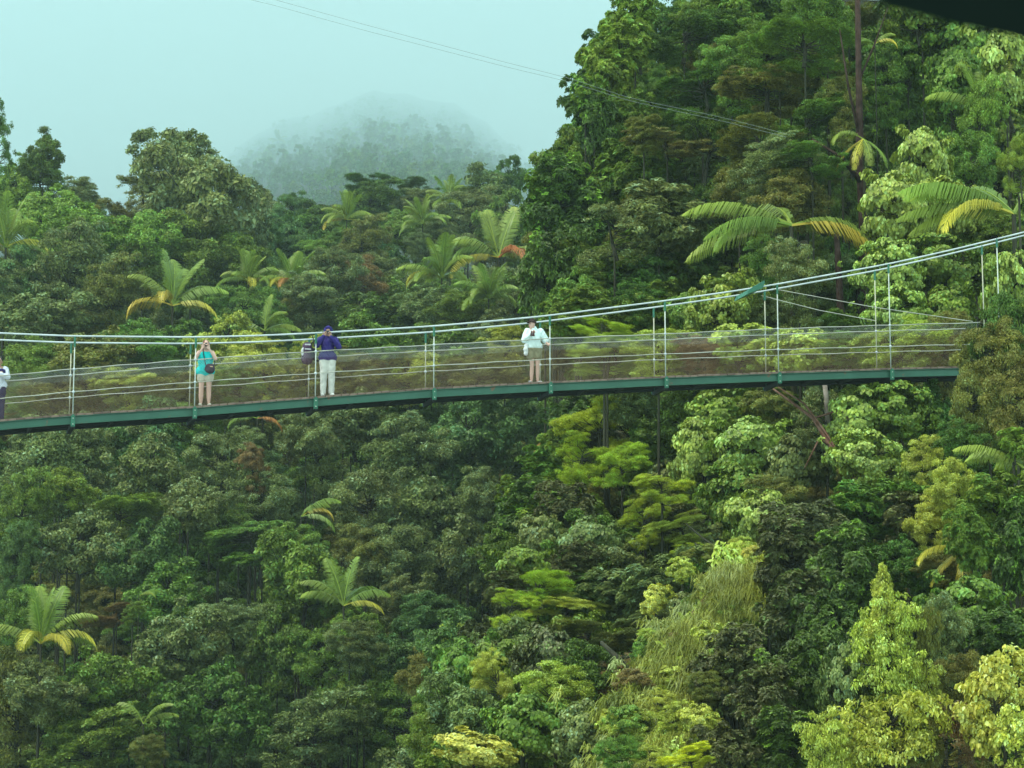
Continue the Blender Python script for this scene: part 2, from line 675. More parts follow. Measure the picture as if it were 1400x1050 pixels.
def proto(key, name, seed, kind, nc, per, L, n_var=1, mat=BARK, **kw):
    PROTO[key] = []
    for v in range(n_var):
        cm, C = crown_mesh(name + '_crown', seed + v * 17, kind, nc, per, L, **kw)
        lm = limb_mesh(name + '_limbs', C, seed + v, mat=mat)
        PROTO[key].append((cm, lm))


proto('dome', 'broadleaf', 11, 'dome', 100, 270, .29, 3, asp=.58)
proto('pads', 'layered', 51, 'pads', 150, 210, .20, 2, style='spray', flat=.4, asp=.5)
proto('fine', 'fine', 71, 'dome', 120, 300, .205, 2, asp=.45, flat=.6)
proto('airy', 'airy', 91, 'airy', 120, 100, .22, 1, asp=.55)
proto('tall', 'tall', 101, 'tall', 120, 210, .26, 1, asp=.55)
proto('rose', 'glossy', 121, 'mound', 140, 190, .34, 2, style='rosette', asp=.42, oval=True)
proto('vine', 'creeper', 151, 'mound', 110, 105, .34, 2, style='drape', asp=.85, oval=True)
proto('lime', 'feathery', 181, 'pads', 170, 280, .15, 2, style='spray', flat=.5, asp=.42)
proto('loose', 'loose', 301, 'loose', 120, 60, .30, 2, style='leaf', asp=.5, oval=True, droop=1.1)
proto('cone', 'conical', 201, 'cone', 190, 80, .27, 1, style='leaf', asp=.62, oval=True, droop=.45)
proto('big', 'bigleaf', 221, 'mound', 100, 62, .36, 1, style='leaf', asp=.72, oval=True, droop=.5)
proto('hill', 'distant', 241, 'dome', 44, 95, .42, 3, asp=.7)

trunk_me = None
mb = MB()
mb.tube([(0, 0, 0), (.05, .03, .15), (-.03, .04, .5), (0, 0, 1)], [.26, .16, .11, .08], 7)
trunk_me = mb.mesh('trunk', BARK)

PLANTS = []      # (root, kind phrase, colour phrase, px, py)
NAMES = {'dome': ('broadleaf_tree', 'round tree'), 'pads': ('layered_tree', 'layered tree'), 'fine': ('small_leaved_tree', 'small-leaved tree'),
         'airy': ('open_crowned_tree', 'open-crowned tree'), 'tall': ('narrow_tree', 'narrow tree'),
         'rose': ('glossy_leaved_tree', 'glossy-leaved tree'), 'vine': ('creeper_covered_tree', 'creeper-clad tree'),
         'lime': ('feathery_tree', 'feathery tree'), 'cone': ('conical_tree', 'conical tree'), 'big': ('large_leaved_shrub', 'large-leaved shrub'), 'loose': ('straggling_tree', 'straggling tree')}
COLN = {'gr': 'grassy green', 'dg': 'deep green', 'mg': 'mid green', 'gg': 'grey-green', 'ol': 'olive', 'fg': 'fresh green', 'vi': 'bright green',
        'li': 'lime green', 'yg': 'yellow-green', 'pl': 'pale green', 'dk': 'dark glossy', 'ds': 'dark silvery', 'bl': 'cool green', 'br': 'brownish dry', 'by': 'bright yellow'}
rnd = random.Random(5)


def DL(py):
    return float(np.interp(py, PL[:1:-1][1:], YL[:1:-1][1:]))


def DR(px, py):
    return float(np.interp(py, PR[:1:-1], YR[2:12][::-1])) - 5 * sstep((px - 800) / 600)


def is_right(px, py):
    xb = np.interp(py, [0, 60, 100, 200, 230, 400, 440, 540, 640, 720, 800, 900, 1050], [850, 815, 785, 765, 725, 715, 760, 775, 740, 690, 670, 620, 570])
    return px > xb


def depth(px, py):
    return DR(px, py) if is_right(px, py) else DL(py)


def plant(px, py, rx, rz, kind, mk, dY=0.0, Y=None, label=None, trunk_r=None, limbs=True, v=None, name=None, cat=None, yaw=None):
    """a tree whose crown is centred at the photo's px, py, half width rx and half height rz pixels"""
    Y = depth(px, py) + dY if Y is None else Y
    c = at(px, py, Y)
    s = Y / FP
    if kind not in ('cone', 'pads', 'lime'):
        rz = rz * 1.25
    elif kind != 'cone':
        rz = rz * 1.1
    sx, sz = rx * s / R0, rz * s / R0
    gz = min(ground_z(c.x, c.y), c.z - rz * s * .9)
    nm, phrase = NAMES[kind]
    root = empty(name or nm, (c.x, c.y, gz), cat=cat or ('shrub' if kind == 'big' else 'tree'))
    cm, lm = PROTO[kind][rnd.randrange(len(PROTO[kind])) if v is None else v]
    yaw = rnd.uniform(0, 6.28) if yaw is None else yaw
    zc = c.z - gz
    k = 1.12
    sx, sy_ = sx * rnd.uniform(.92, 1.08), sx * rnd.uniform(.9, 1.1)
    crown = obj('crown', cm, root, (0, 0, zc), yaw, (sx * k, sy_ * k, sz * k), mat=LEAF[mk])
    if limbs:
        lb = obj('limbs', lm, root, (0, 0, zc), yaw, (sx * k, sy_ * k, sz * k))
    if kind != 'cone':
        crown.rotation_euler = (rnd.uniform(-.2, .2), rnd.uniform(-.2, .2), yaw)
        if limbs:
            lb.rotation_euler = crown.rotation_euler
    tr = (trunk_r or max(.08, rx * s * .05)) / .2
    obj('trunk', trunk_me, root, (0, 0, 0), 0, (tr, tr, max(.3, zc - rz * s * k * .75)))
    PLANTS.append([root, phrase, COLN[mk], px, py, label])
    return root


# ------------------------------------------------------------------ the trees that the photograph shows singly
H = [
    # skyline and far slope, left
    (-8, 195, 22, 42, 'airy', 'dg', 150), (60, 212, 30, 28, 'dome', 'dg', 190), (55, 250, 50, 26, 'fine', 'mg', 195), (112, 275, 42, 24, 'fine', 'gg', 200),
    (18, 262, 40, 30, 'dome', 'fg', 190), (150, 300, 34, 24, 'fine', 'ol', 190), (110, 315, 58, 34, 'dome', 'fg', 178), (55, 300, 50, 30, 'dome', 'fg', 182),
    (246, 232, 58, 40, 'dome', 'gg', 192), (278, 292, 88, 72, 'dome', 'gg', 186), (262, 350, 70, 50, 'fine', 'mg', 180), (335, 300, 40, 44, 'dome', 'gg', 190),
    (196, 272, 36, 24, 'airy', 'ol', 192), (196, 330, 46, 34, 'dome', 'fg', 178), (95, 385, 72, 56, 'fine', 'gg', 165), (150, 420, 60, 50, 'fine', 'ol', 160),
    (28, 400, 52, 50, 'fine', 'bl', 165), (60, 445, 60, 34, 'dome', 'gg', 158), (325, 352, 48, 32, 'dome', 'mg', 182),
    (398, 292, 34, 26, 'fine', 'bl', 235), (440, 306, 36, 24, 'dome', 'dg', 235), (510, 258, 34, 22, 'pads', 'dg', 250), (506, 284, 50, 28, 'fine', 'dg', 240),
    (573, 257, 24, 14, 'pads', 'dg', 250), (566, 284, 40, 22, 'fine', 'gg', 240), (465, 332, 34, 22, 'dome', 'mg', 215), (420, 345, 22, 17, 'lime', 'fg', 205),
    (495, 340, 44, 34, 'fine', 'ol', 208), (540, 322, 36, 26, 'dome', 'mg', 222), (604, 326, 34, 24, 'fine', 'gg', 215), (655, 262, 44, 30, 'dome', 'gg', 235),
    (693, 244, 26, 26, 'dome', 'dg', 238), (640, 292, 52, 30, 'fine', 'gg', 222), (690, 300, 36, 34, 'dome', 'mg', 215), (530, 388, 52, 34, 'fine', 'gg', 190),
    (470, 385, 44, 34, 'fine', 'br', 186), (460, 380, 40, 36, 'fine', 'gg', 184), (590, 425, 62, 28, 'fine', 'gg', 172), (645, 440, 56, 26, 'fine', 'mg', 168), (500, 428, 56, 28, 'dome', 'dg', 172),
    (705, 432, 46, 30, 'fine', 'gg', 166), (430, 420, 50, 34, 'fine', 'gg', 172), (330, 430, 50, 36, 'fine', 'mg', 168), (310, 470, 44, 36, 'dome', 'yg', 150),
    (180, 470, 40, 28, 'dome', 'mg', 155), (400, 335, 36, 30, 'dome', 'bl', 218), (360, 330, 30, 26, 'fine', 'bl', 215), (350, 272, 26, 22, 'dome', 'gg', 225),
    # behind the railings
    (40, 510, 60, 40, 'fine', 'mg', 141), (120, 505, 60, 36, 'dome', 'ol', 141), (200, 500, 52, 34, 'fine', 'mg', 142), (290, 515, 40, 30, 'dome', 'yg', 140), (360, 505, 50, 36, 'fine', 'yg', 142), (80, 540, 50, 26, 'dome', 'ol', 139), (170, 535, 50, 24, 'fine', 'yg', 139), (250, 535, 44, 22, 'dome', 'ol', 139), (330, 530, 40, 22, 'fine', 'mg', 139), (420, 500, 44, 30, 'fine', 'yg', 143), (470, 515, 50, 26, 'dome', 'ol', 142),
    (520, 485, 52, 36, 'dome', 'mg', 144), (560, 512, 50, 30, 'fine', 'yg', 142), (620, 490, 56, 34, 'dome', 'mg', 144), (690, 485, 44, 34, 'fine', 'yg', 144), (650, 512, 50, 24, 'fine', 'ol', 141), (590, 470, 40, 26, 'fine', 'mg', 146),
    # below the bridge, left
    (60, 640, 58, 46, 'tall', 'gg', 128), (110, 600, 40, 34, 'dome', 'gg', 132), (200, 600, 60, 50, 'dome', 'bl', 134), (260, 590, 50, 34, 'fine', 'mg', 138), (206, 640, 56, 44, 'dome', 'gg', 128),
    (95, 665, 34, 22, 'dome', 'fg', 124), (160, 700, 60, 30, 'pads', 'fg', 124), (300, 640, 52, 46, 'fine', 'gg', 130), (345, 640, 26, 26, 'fine', 'br', 126), (250, 700, 46, 34, 'dome', 'gg', 124),
    (110, 755, 56, 46, 'dome', 'gg', 122), (200, 760, 56, 44, 'dome', 'bl', 122), (30, 700, 44, 44, 'fine', 'mg', 122), (430, 620, 52, 46, 'fine', 'gg', 135), (480, 590, 60, 34, 'dome', 'gg', 140),
    (360, 690, 46, 42, 'fine', 'gg', 126), (300, 730, 44, 32, 'fine', 'dg', 124), (340, 740, 50, 26, 'pads', 'mg', 122), (160, 836, 46, 16, 'pads', 'br', 119), (15, 780, 36, 50, 'fine', 'bl', 120),
    (30, 960, 62, 60, 'fine', 'ol', 112), (140, 960, 66, 46, 'dome', 'mg', 112), (120, 1030, 90, 40, 'fine', 'mg', 110), (260, 900, 66, 50, 'dome', 'gg', 115), (320, 860, 50, 40, 'pads', 'gg', 116),
    (230, 810, 54, 36, 'dome', 'mg', 118), (420, 800, 56, 52, 'dome', 'mg', 117), (380, 880, 44, 50, 'dome', 'dg', 115), (410, 760, 44, 34, 'fine', 'mg', 119), (440, 900, 56, 40, 'fine', 'mg', 113),
    (480, 960, 40, 36, 'dome', 'mg', 112), (430, 1010, 84, 46, 'fine', 'gg', 110), (500, 700, 64, 52, 'fine', 'gg', 126), (560, 640, 66, 54, 'fine', 'gg', 132), (640, 600, 64, 50, 'dome', 'bl', 136),
    (580, 700, 60, 44, 'dome', 'gg', 126), (560, 770, 64, 46, 'fine', 'gg', 121), (630, 760, 54, 42, 'dome', 'gg', 122), (500, 770, 44, 40, 'fine', 'ol', 120), (660, 690, 50, 40, 'fine', 'gg', 126),
    (600, 850, 50, 34, 'fine', 'bl', 117), (550, 830, 44, 30, 'fine', 'gg', 118), (540, 910, 44, 34, 'dome', 'bl', 114), (490, 870, 30, 28, 'dome', 'fg', 115), (560, 980, 60, 40, 'fine', 'mg', 111),
    (700, 620, 40, 34, 'fine', 'bl', 140), (720, 570, 40, 30, 'dome', 'bl', 144), (560, 575, 50, 24, 'dome', 'dg', 144), (590, 1040, 60, 40, 'dome', 'gg', 108), (290, 980, 60, 50, 'dome', 'dg', 111),
    (350, 560, 60, 20, 'fine', 'gg', 144), (60, 575, 60, 24, 'fine', 'bl', 142), (20, 860, 40, 44, 'fine', 'mg', 117),
    # right spur, above the bridge
    (764, 282, 44, 46, 'rose', 'dk', 84), (745, 250, 24, 18, 'rose', 'fg', 84), (752, 372, 42, 60, 'rose', 'dk', 82), (800, 350, 60, 70, 'rose', 'dk', 85), (806, 172, 38, 50, 'rose', 'dk', 88), (800, 130, 24, 24, 'rose', 'fg', 88), (842, 100, 46, 50, 'rose', 'fg', 90), (860, 160, 30, 30, 'rose', 'mg', 89),
    (868, 48, 40, 46, 'rose', 'fg', 92), (935, 40, 62, 46, 'pads', 'dg', 92), (1010, 36, 56, 50, 'rose', 'mg', 94), (960, 130, 66, 40, 'pads', 'dg', 88), (890, 128, 30, 34, 'fine', 'dg', 90),
    (912, 190, 54, 26, 'pads', 'ol', 85), (856, 240, 56, 46, 'rose', 'mg', 87), (968, 218, 56, 62, 'pads', 'dg', 85), (880, 182, 30, 26, 'pads', 'ol', 84), (840, 320, 56, 30, 'airy', 'gg', 80), (900, 306, 64, 42, 'rose', 'gg', 80),
    (880, 370, 70, 46, 'rose', 'mg', 82), (940, 360, 60, 46, 'fine', 'dg', 83), (830, 410, 60, 34, 'rose', 'dk', 84), (1000, 300, 54, 50, 'fine', 'dg', 84),
    (1080, 50, 66, 46, 'pads', 'mg', 84), (1050, 120, 66, 40, 'pads', 'ol', 82), (1100, 160, 60, 36, 'pads', 'mg', 80), (1040, 190, 50, 34, 'pads', 'ol', 80), (1060, 230, 66, 34, 'fine', 'gg', 78), (1110, 215, 44, 30, 'pads', 'mg', 77),
    (1130, 90, 40, 40, 'pads', 'ol', 83), (1160, 30, 40, 30, 'pads', 'ol', 84),
    (1240, 60, 60, 50, 'dome', 'dg', 84), (1310, 70, 60, 46, 'vine', 'mg', 82), (1375, 110, 50, 60, 'vine', 'vi', 78), (1300, 130, 46, 40, 'vine', 'mg', 80), (1230, 160, 40, 40, 'dome', 'dg', 86), (1340, 170, 40, 50, 'fine', 'fg', 77), (1240, 250, 40, 50, 'dome', 'dg', 88),
    (1262, 232, 44, 46, 'vine', 'vi', 74), (1228, 300, 52, 52, 'vine', 'vi', 72), (1290, 300, 54, 46, 'vine', 'vi', 73), (1218, 372, 50, 40, 'vine', 'vi', 70), (1290, 370, 60, 40, 'vine', 'mg', 71), (1392, 230, 24, 44, 'lime', 'fg', 68), (1330, 230, 40, 50, 'fine', 'mg', 76),
    (1360, 340, 50, 40, 'fine', 'mg', 73), (1390, 400, 44, 50, 'vine', 'vi', 68), (1230, 430, 46, 34, 'vine', 'vi', 69), (1300, 430, 50, 36, 'vine', 'mg', 69), (1170, 360, 40, 60, 'dome', 'dg', 82), (1120, 400, 50, 40, 'fine', 'gg', 78), (1060, 440, 44, 30, 'fine', 'gg', 74),
    (985, 420, 46, 40, 'vine', 'vi', 74), (940, 432, 36, 26, 'vine', 'mg', 76), (880, 430, 50, 30, 'fine', 'dg', 78), (826, 452, 40, 17, 'lime', 'li', 72), (790, 440, 40, 28, 'fine', 'mg', 80), (760, 465, 36, 26, 'fine', 'gg', 100),
    (1150, 460, 50, 30, 'fine', 'mg', 73), (1010, 480, 60, 26, 'vine', 'yg', 71), (900, 484, 60, 28, 'fine', 'yg', 71), (830, 488, 50, 30, 'lime', 'yg', 72), (1100, 482, 60, 28, 'vine', 'yg', 69), (1220, 478, 60, 30, 'fine', 'yg', 67), (960, 490, 44, 22, 'fine', 'br', 70.5), (1160, 486, 44, 24, 'fine', 'mg', 68), (1290, 480, 40, 40, 'fine', 'ol', 67), (770, 500, 40, 28, 'fine', 'ol', 90),
    (1130, 20, 56, 40, 'fine', 'mg', 81), (1100, 60, 60, 34, 'pads', 'mg', 80), (1150, 150, 40, 40, 'fine', 'ol', 79.5), (1050, 80, 56, 34, 'fine', 'mg', 82), (1210, 110, 50, 44, 'fine', 'mg', 82), (1260, 20, 60, 40, 'vine', 'mg', 82), (1010, 260, 54, 36, 'fine', 'ol', 81), (1090, 270, 60, 34, 'fine', 'ol', 78), (1000, 100, 50, 40, 'fine', 'mg', 85), (1160, 290, 30, 40, 'fine', 'dg', 80),
    # end of the bridge
    (1350, 500, 44, 52, 'fine', 'ol', 59.5), (1395, 470, 50, 60, 'fine', 'dg', 60), (1330, 560, 44, 54, 'fine', 'ol', 59), (1390, 560, 50, 50, 'fine', 'ol', 57), (1318, 620, 36, 34, 'fine', 'dg', 58), (1262, 640, 32, 34, 'fine', 'yg', 61),
    (1310, 665, 36, 34, 'fine', 'yg', 57), (1385, 612, 24, 20, 'rose', 'fg', 55), (1360, 690, 50, 40, 'rose', 'mg', 54), (1380, 760, 44, 60, 'rose', 'dk', 53), (1330, 740, 36, 40, 'rose', 'mg', 53),
    # below the bridge, right
    (822, 592, 54, 46, 'lime', 'li', 73), (796, 630, 40, 36, 'lime', 'li', 71), (850, 640, 40, 34, 'lime', 'li', 70), (768, 700, 54, 40, 'rose', 'fg', 70), (728, 742, 44, 36, 'dome', 'dg', 72), (720, 690, 34, 30, 'rose', 'mg', 76),
    (905, 672, 40, 24, 'lime', 'li', 65), (882, 716, 34, 34, 'lime', 'li', 66), (930, 724, 48, 22, 'lime', 'yg', 65), (946, 760, 26, 14, 'lime', 'li', 63), (920, 590, 60, 40, 'dome', 'dg', 72), (880, 560, 40, 26, 'dome', 'gg', 73),
    (990, 570, 60, 36, 'vine', 'mg', 70), (960, 620, 46, 44, 'vine', 'vi', 69), (1030, 620, 56, 40, 'vine', 'vi', 67), (1060, 560, 50, 30, 'fine', 'ol', 69), (1010, 680, 50, 40, 'vine', 'mg', 66), (1090, 640, 50, 40, 'vine', 'gg', 66),
    (1180, 575, 56, 42, 'vine', 'vi', 65), (1130, 590, 46, 40, 'airy', 'gg', 66), (1230, 560, 50, 34, 'vine', 'mg', 65), (1190, 630, 50, 34, 'vine', 'vi', 63), (1270, 560, 36, 40, 'dome', 'dg', 66), (1040, 720, 50, 40, 'vine', 'vi', 63), (1060, 690, 44, 30, 'fine', 'ol', 64),
    (810, 750, 56, 40, 'dome', 'mg', 67), (870, 770, 50, 34, 'dome', 'gg', 66), (900, 800, 56, 34, 'rose', 'gg', 61), (850, 820, 50, 30, 'rose', 'gg', 62), (736, 806, 44, 30, 'lime', 'li', 62), (700, 832, 34, 26, 'lime', 'li', 61), (772, 832, 50, 22, 'lime', 'yg', 62), (800, 790, 40, 24, 'dome', 'dg', 66),
    (806, 866, 60, 22, 'pads', 'ol', 59), (870, 850, 40, 20, 'pads', 'gg', 59), (700, 890, 44, 36, 'dome', 'gg', 60), (660, 915, 44, 30, 'dome', 'gg', 61), (750, 900, 44, 36, 'vine', 'ds', 58), (640, 880, 40, 26, 'fine', 'yg', 66), (680, 940, 30, 46, 'lime', 'yg', 57), (810, 920, 50, 36, 'dome', 'dg', 57),
    (760, 950, 56, 36, 'fine', 'yg', 55), (840, 940, 40, 30, 'fine', 'br', 57), (720, 1000, 60, 40, 'vine', 'mg', 53), (640, 990, 60, 46, 'dome', 'gg', 57), (650, 1032, 56, 24, 'vine', 'pl', 52), (800, 1000, 50, 36, 'vine', 'gg', 52), (600, 930, 40, 36, 'fine', 'ol', 70),
    (1010, 930, 54, 50, 'rose', 'ds', 52), (970, 880, 32, 26, 'vine', 'yg', 54), (1080, 850, 54, 50, 'rose', 'ds', 53), (1120, 730, 70, 40, 'rose', 'ds', 58), (1190, 700, 60, 40, 'rose', 'mg', 59), (1080, 770, 50, 44, 'rose', 'ds', 56), (1150, 790, 50, 50, 'rose', 'dk', 55), (1040, 980, 54, 50, 'rose', 'ds', 50),
    (1090, 930, 50, 54, 'rose', 'dk', 51), (1140, 860, 40, 44, 'rose', 'dk', 52), (1240, 720, 46, 34, 'rose', 'ds', 58), (1000, 1030, 40, 34, 'rose', 'ds', 48), (1080, 1030, 50, 40, 'rose', 'dk', 48), (1290, 720, 40, 34, 'fine', 'yg', 57), (1290, 780, 46, 20, 'fine', 'ol', 55), (1220, 775, 40, 30, 'dome', 'dg', 56),
    (1207, 822, 26, 44, 'cone', 'yg', 46), (1218, 862, 44, 40, 'loose', 'yg', 46), (1205, 915, 50, 46, 'loose', 'yg', 46), (1245, 935, 36, 40, 'loose', 'yg', 46.3), (1150, 930, 34, 44, 'vine', 'gg', 46.5), (1130, 1020, 36, 36, 'loose', 'yg', 45), (1215, 1000, 66, 52, 'loose', 'yg', 45.5), (1265, 1010, 30, 44, 'fine', 'ol', 45.8), (1270, 870, 22, 40, 'loose', 'ol', 46.4), (1320, 840, 56, 40, 'vine', 'mg', 50), (1290, 880, 40, 50, 'fine', 'gg', 48), (1370, 870, 46, 34, 'rose', 'dk', 49), (1310, 950, 40, 50, 'fine', 'ol', 47),
    (1290, 1020, 44, 40, 'airy', 'br', 46), (1360, 970, 54, 56, 'big', 'pl', 45), (1390, 1030, 44, 40, 'big', 'pl', 44), (942, 1040, 34, 20, 'lime', 'by', 47), (880, 1000, 40, 26, 'fine', 'yg', 50),

    (985, 800, 26, 18, 'lime', 'yg', 58), (1040, 800, 24, 20, 'vine', 'vi', 57.5), (1000, 850, 24, 18, 'fine', 'mg', 55), (930, 900, 22, 26, 'fine', 'br', 54), (925, 930, 26, 18, 'vine', 'yg', 52.5), (960, 940, 24, 20, 'fine', 'ol', 51.5),
    (900, 960, 24, 16, 'lime', 'yg', 51), (870, 940, 30, 20, 'fine', 'br', 52), (860, 985, 26, 18, 'vine', 'mg', 50), (920, 985, 26, 18, 'fine', 'yg', 50), (955, 990, 26, 22, 'vine', 'yg', 49), (840, 1030, 30, 20, 'fine', 'mg', 48),
    (890, 1035, 22, 14, 'lime', 'yg', 48), (955, 860, 20, 24, 'fine', 'dg', 56), (1060, 780, 26, 22, 'fine', 'yg', 58), (905, 900, 22, 18, 'fine', 'ol', 54), (1020, 760, 30, 20, 'fine', 'yg', 60),
    (960, 800, 24, 30, 'dome', 'dg', 59), (935, 840, 30, 26, 'vine', 'gg', 57), (1000, 900, 26, 22, 'vine', 'vi', 53), (1010, 780, 20, 12, 'vine', 'ds', 59),
]
for h in H:
    plant(h[0], h[1], h[2], h[3], h[4], h[5], Y=h[6])

# shrubs and climbers scattered over the grassy bank
sr = random.Random(21)
for k in range(64):
    t = sr.random()
    x = (1015 * (1 - t) + 872 * t) + sr.uniform(-85, 85)
    y = 750 * (1 - t) + 1050 * t
    kk, mk_ = sr.choice([('vine', 'yg'), ('fine', 'yg'), ('vine', 'mg'), ('lime', 'yg'), ('fine', 'ol'), ('vine', 'pl'), ('fine', 'mg'), ('lime', 'gr')])
    r = sr.uniform(10, 24)
    plant(x, y, r, r * .8, kk, mk_, Y=59.3 - 10.6 * t, limbs=False, name='bank_shrub', cat='shrub')

# ------------------------------------------------------------------ trees filling in behind them
pal_l = [('fine', 'gg'), ('dome', 'gg'), ('dome', 'bl'), ('fine', 'mg'), ('dome', 'mg'), ('dome', 'dg'), ('fine', 'ol'), ('fine', 'dg'), ('fine', 'bl'), ('pads', 'mg')]
pal_r = [('vine', 'mg'), ('dome', 'dg'), ('rose', 'dk'), ('rose', 'mg'), ('fine', 'ol'), ('vine', 'gg'), ('fine', 'mg'), ('dome', 'mg'), ('rose', 'ds')]
py = 300
row = 0
while py < 1110:
    st = 54 if py > 400 else 44
    px = -60 + (row % 2) * st / 2
    while px < 1460:
        x, y = px + rnd.uniform(-14, 14), py + rnd.uniform(-10, 10)
        right = is_right(x, y)
        k, m = rnd.choice(pal_r if right else pal_l)
        r = rnd.uniform(34, 50) * (1 if y > 400 else .8)
        near = 99
        skip = (abs(x - 920) < 75 and y > 850) or (right and 940 < x < 975 and 760 < y < 880)
        if not skip:
            plant(x, y + 8, r, r * .8, k, m, dY=(5 if right else 9) + rnd.uniform(-1, 3), limbs=False)
        px += st
    py += 44
    row += 1
# the dense wall of the right-hand spur
for k in range(95):
    y = rnd.uniform(30, 440)
    xb = float(np.interp(y, [0, 60, 100, 200, 230, 400, 440], [850, 815, 785, 765, 725, 715, 760]))
    x = xb + 42 + rnd.random() * (1170 - xb - 42)
    if k < 26:
        x = xb + rnd.uniform(34, 60)
    kk, m = rnd.choice([('rose', 'dk'), ('rose', 'mg'), ('fine', 'mg'), ('dome', 'mg'), ('fine', 'ol'), ('rose', 'fg'), ('dome', 'dg')] if x < 930 else [('fine', 'mg'), ('fine', 'ol'), ('dome', 'mg'), ('pads', 'mg'), ('fine', 'gg'), ('dome', 'dg')])
    plant(x, y, rnd.uniform(30, 46), rnd.uniform(28, 40), kk, m, Y=DR(x, y) + rnd.uniform(-1.0, 4), limbs=False)
# upper right, behind the tall trees
for k in range(60):
    x, y = rnd.uniform(900, 1440), rnd.uniform(-40, 400)
    if x < 990 and y < 260:
        continue
    kk, m = rnd.choice([('dome', 'dg'), ('rose', 'dk'), ('vine', 'mg'), ('fine', 'dg')])
    plant(x, y, rnd.uniform(40, 60), rnd.uniform(36, 50), kk, m, Y=94 + rnd.uniform(0, 8), limbs=False)

# the same forest going on past both sides of the frame
er = random.Random(31)
keep = rnd.getstate()
for x0, x1, side in ((1470, 1860, 'right'), (-420, -70, 'left')):
    y = -40 if side == 'right' else 300
    while y < 1120:
        x = x0
        while x < x1:
            k, m = er.choice(pal_r if side == 'right' else pal_l)
            plant(x + er.uniform(-20, 20), y + er.uniform(-14, 14), er.uniform(66, 80), er.uniform(54, 64), k, m, limbs=False, name='forest_tree')
            root = PLANTS.pop()[0]
            tag(root, 'forest tree just outside the %s edge of the view' % side, group='trees beyond the %s edge' % side)
            x += 92
        y += 84
rnd.setstate(keep)

# ------------------------------------------------------------------ the misty hill
hr = random.Random(8)
HILL = []
n = 0
rows_ = []
pp = 320.0
for Yh in np.geomspace(1060, 13500, 600):
    g_ = 330 - 222 * float(np.interp(Yh, [1000, 1500, 2400, 4200, 7200, 11000, 18000], [0, .42, .56, .68, .80, .90, 1.0]))
    if g_ < pp - 8:
        rows_.append(float(Yh))
        pp = g_
for Yh in rows_:
    pxx = 262.0
    while pxx < 840:
        Yy = Yh * hr.uniform(.97, 1.03)
        X = (pxx + hr.uniform(-6, 6) - 700) / 3500 * Yy
        z = ground_z(X, Yy)
        a, b = proj((X, Yy, z + 8))
        if b < 278:
            HILL.append((X, Yy, z, a, b))
        pxx += 17
hr.shuffle(HILL)
HILL.sort(key=lambda t: t[1])
cnt = 0
SV, SF, ST = [], [], []
lo = [np.array([v.co[:] for v in m[0].vertices]) for m in PROTO['hill']]
for X, Yy, z, pxx, pyy in HILL:
    r = Yy * hr.uniform(8, 16) / 3500
    hgt = r * hr.uniform(.8, 1.5)
    kind = hr.randrange(3)
    m = hr.choice(['dg', 'mg', 'bl', 'dg', 'bl', 'dg'])
    if cnt < 290 and Yy < 6800:
        root = empty('hillside_tree', (X, Yy, z), cat='tree', group='trees on the misty hillside')
        zc = 6 + hgt * .4
        obj('crown', PROTO['hill'][kind][0], root, (0, 0, zc), hr.uniform(0, 6), (r / R0, r / R0, hgt / R0), mat=LEAF[m])
        t = r * .25
        obj('trunk', trunk_me, root, (0, 0, 0), 0, (t, t, zc))
        PLANTS.append([root, 'hillside tree', COLN[m], pxx, pyy, 'HILL'])
        cnt += 1
    else:
        a = hr.uniform(0, 6)
        Vc = lo[kind][::1]
        nq = len(Vc) // 4
        sel = np.random.default_rng(cnt + len(SV)).choice(nq, nq // 3, replace=False)
        Vq = Vc.reshape(nq, 4, 3)[sel].reshape(-1, 3) * np.array([r, r, hgt]) / R0
        ca, sa = math.cos(a), math.sin(a)
        Vq = np.stack([Vq[:, 0] * ca - Vq[:, 1] * sa + X, Vq[:, 0] * sa + Vq[:, 1] * ca + Yy, Vq[:, 2] + z + 6], 1)
        SV.append(Vq)
if SV:
    Vq = np.concatenate(SV)
    nq = len(Vq) // 4
    b = np.arange(nq)[:, None] * 4
    Fq = np.concatenate([b + [0, 2, 1], b + [0, 3, 2]], 1).reshape(-1, 3)
    tt = np.repeat(np.random.default_rng(4).random(nq), 2)
    fw = obj('distant_forest', mesh('distant_forest', Vq, Fq, LEAF['bl'], tt))
    tag(fw, 'faint forest canopy high on the mist-covered hill', 'forest', kind='stuff')

# ------------------------------------------------------------------ undergrowth and grass on the slopes
rng = np.random.default_rng(77)


def scatter(n, x0, x1, y0, y1, right=None):
    px = rng.uniform(x0, x1, n)
    Y = rng.uniform(y0, y1, n)
    X = (px - 700) / 3500 * Y
    Z = np.array([ground_z(float(a), float(b)) for a, b in zip(X, Y)])
    return np.stack([X, Y, Z], 1)


P = np.concatenate([scatter(42000, -80, 900, 95, 290), scatter(36000, 560, 1480, 42, 112), scatter(9000, 1480, 1900, 42, 112), scatter(6000, -450, -80, 95, 290)])
bmp = (np.sin(P[:, 0] * 1.3) * np.cos(P[:, 1] * 1.1) + 1) * .5
P[:, 2] += rng.random(len(P)) * (.4 + 1.3 * bmp)
N = rng.normal(size=P.shape) * .6 + np.array([0, -.3, 1.0])
Lf = np.where(P[:, 1] > 95, .42, .26) * (.6 + .8 * rng.random(len(P)))
Vu, Fu, tl = leaves(rng, P, N, Lf, .6)
ug = obj('undergrowth', mesh('undergrowth', Vu, Fu, LEAF['un'], np.repeat(rng.random(len(P)), tl)))
tag(ug, 'low leafy ground cover on the steep forest slopes', 'undergrowth', kind='stuff')


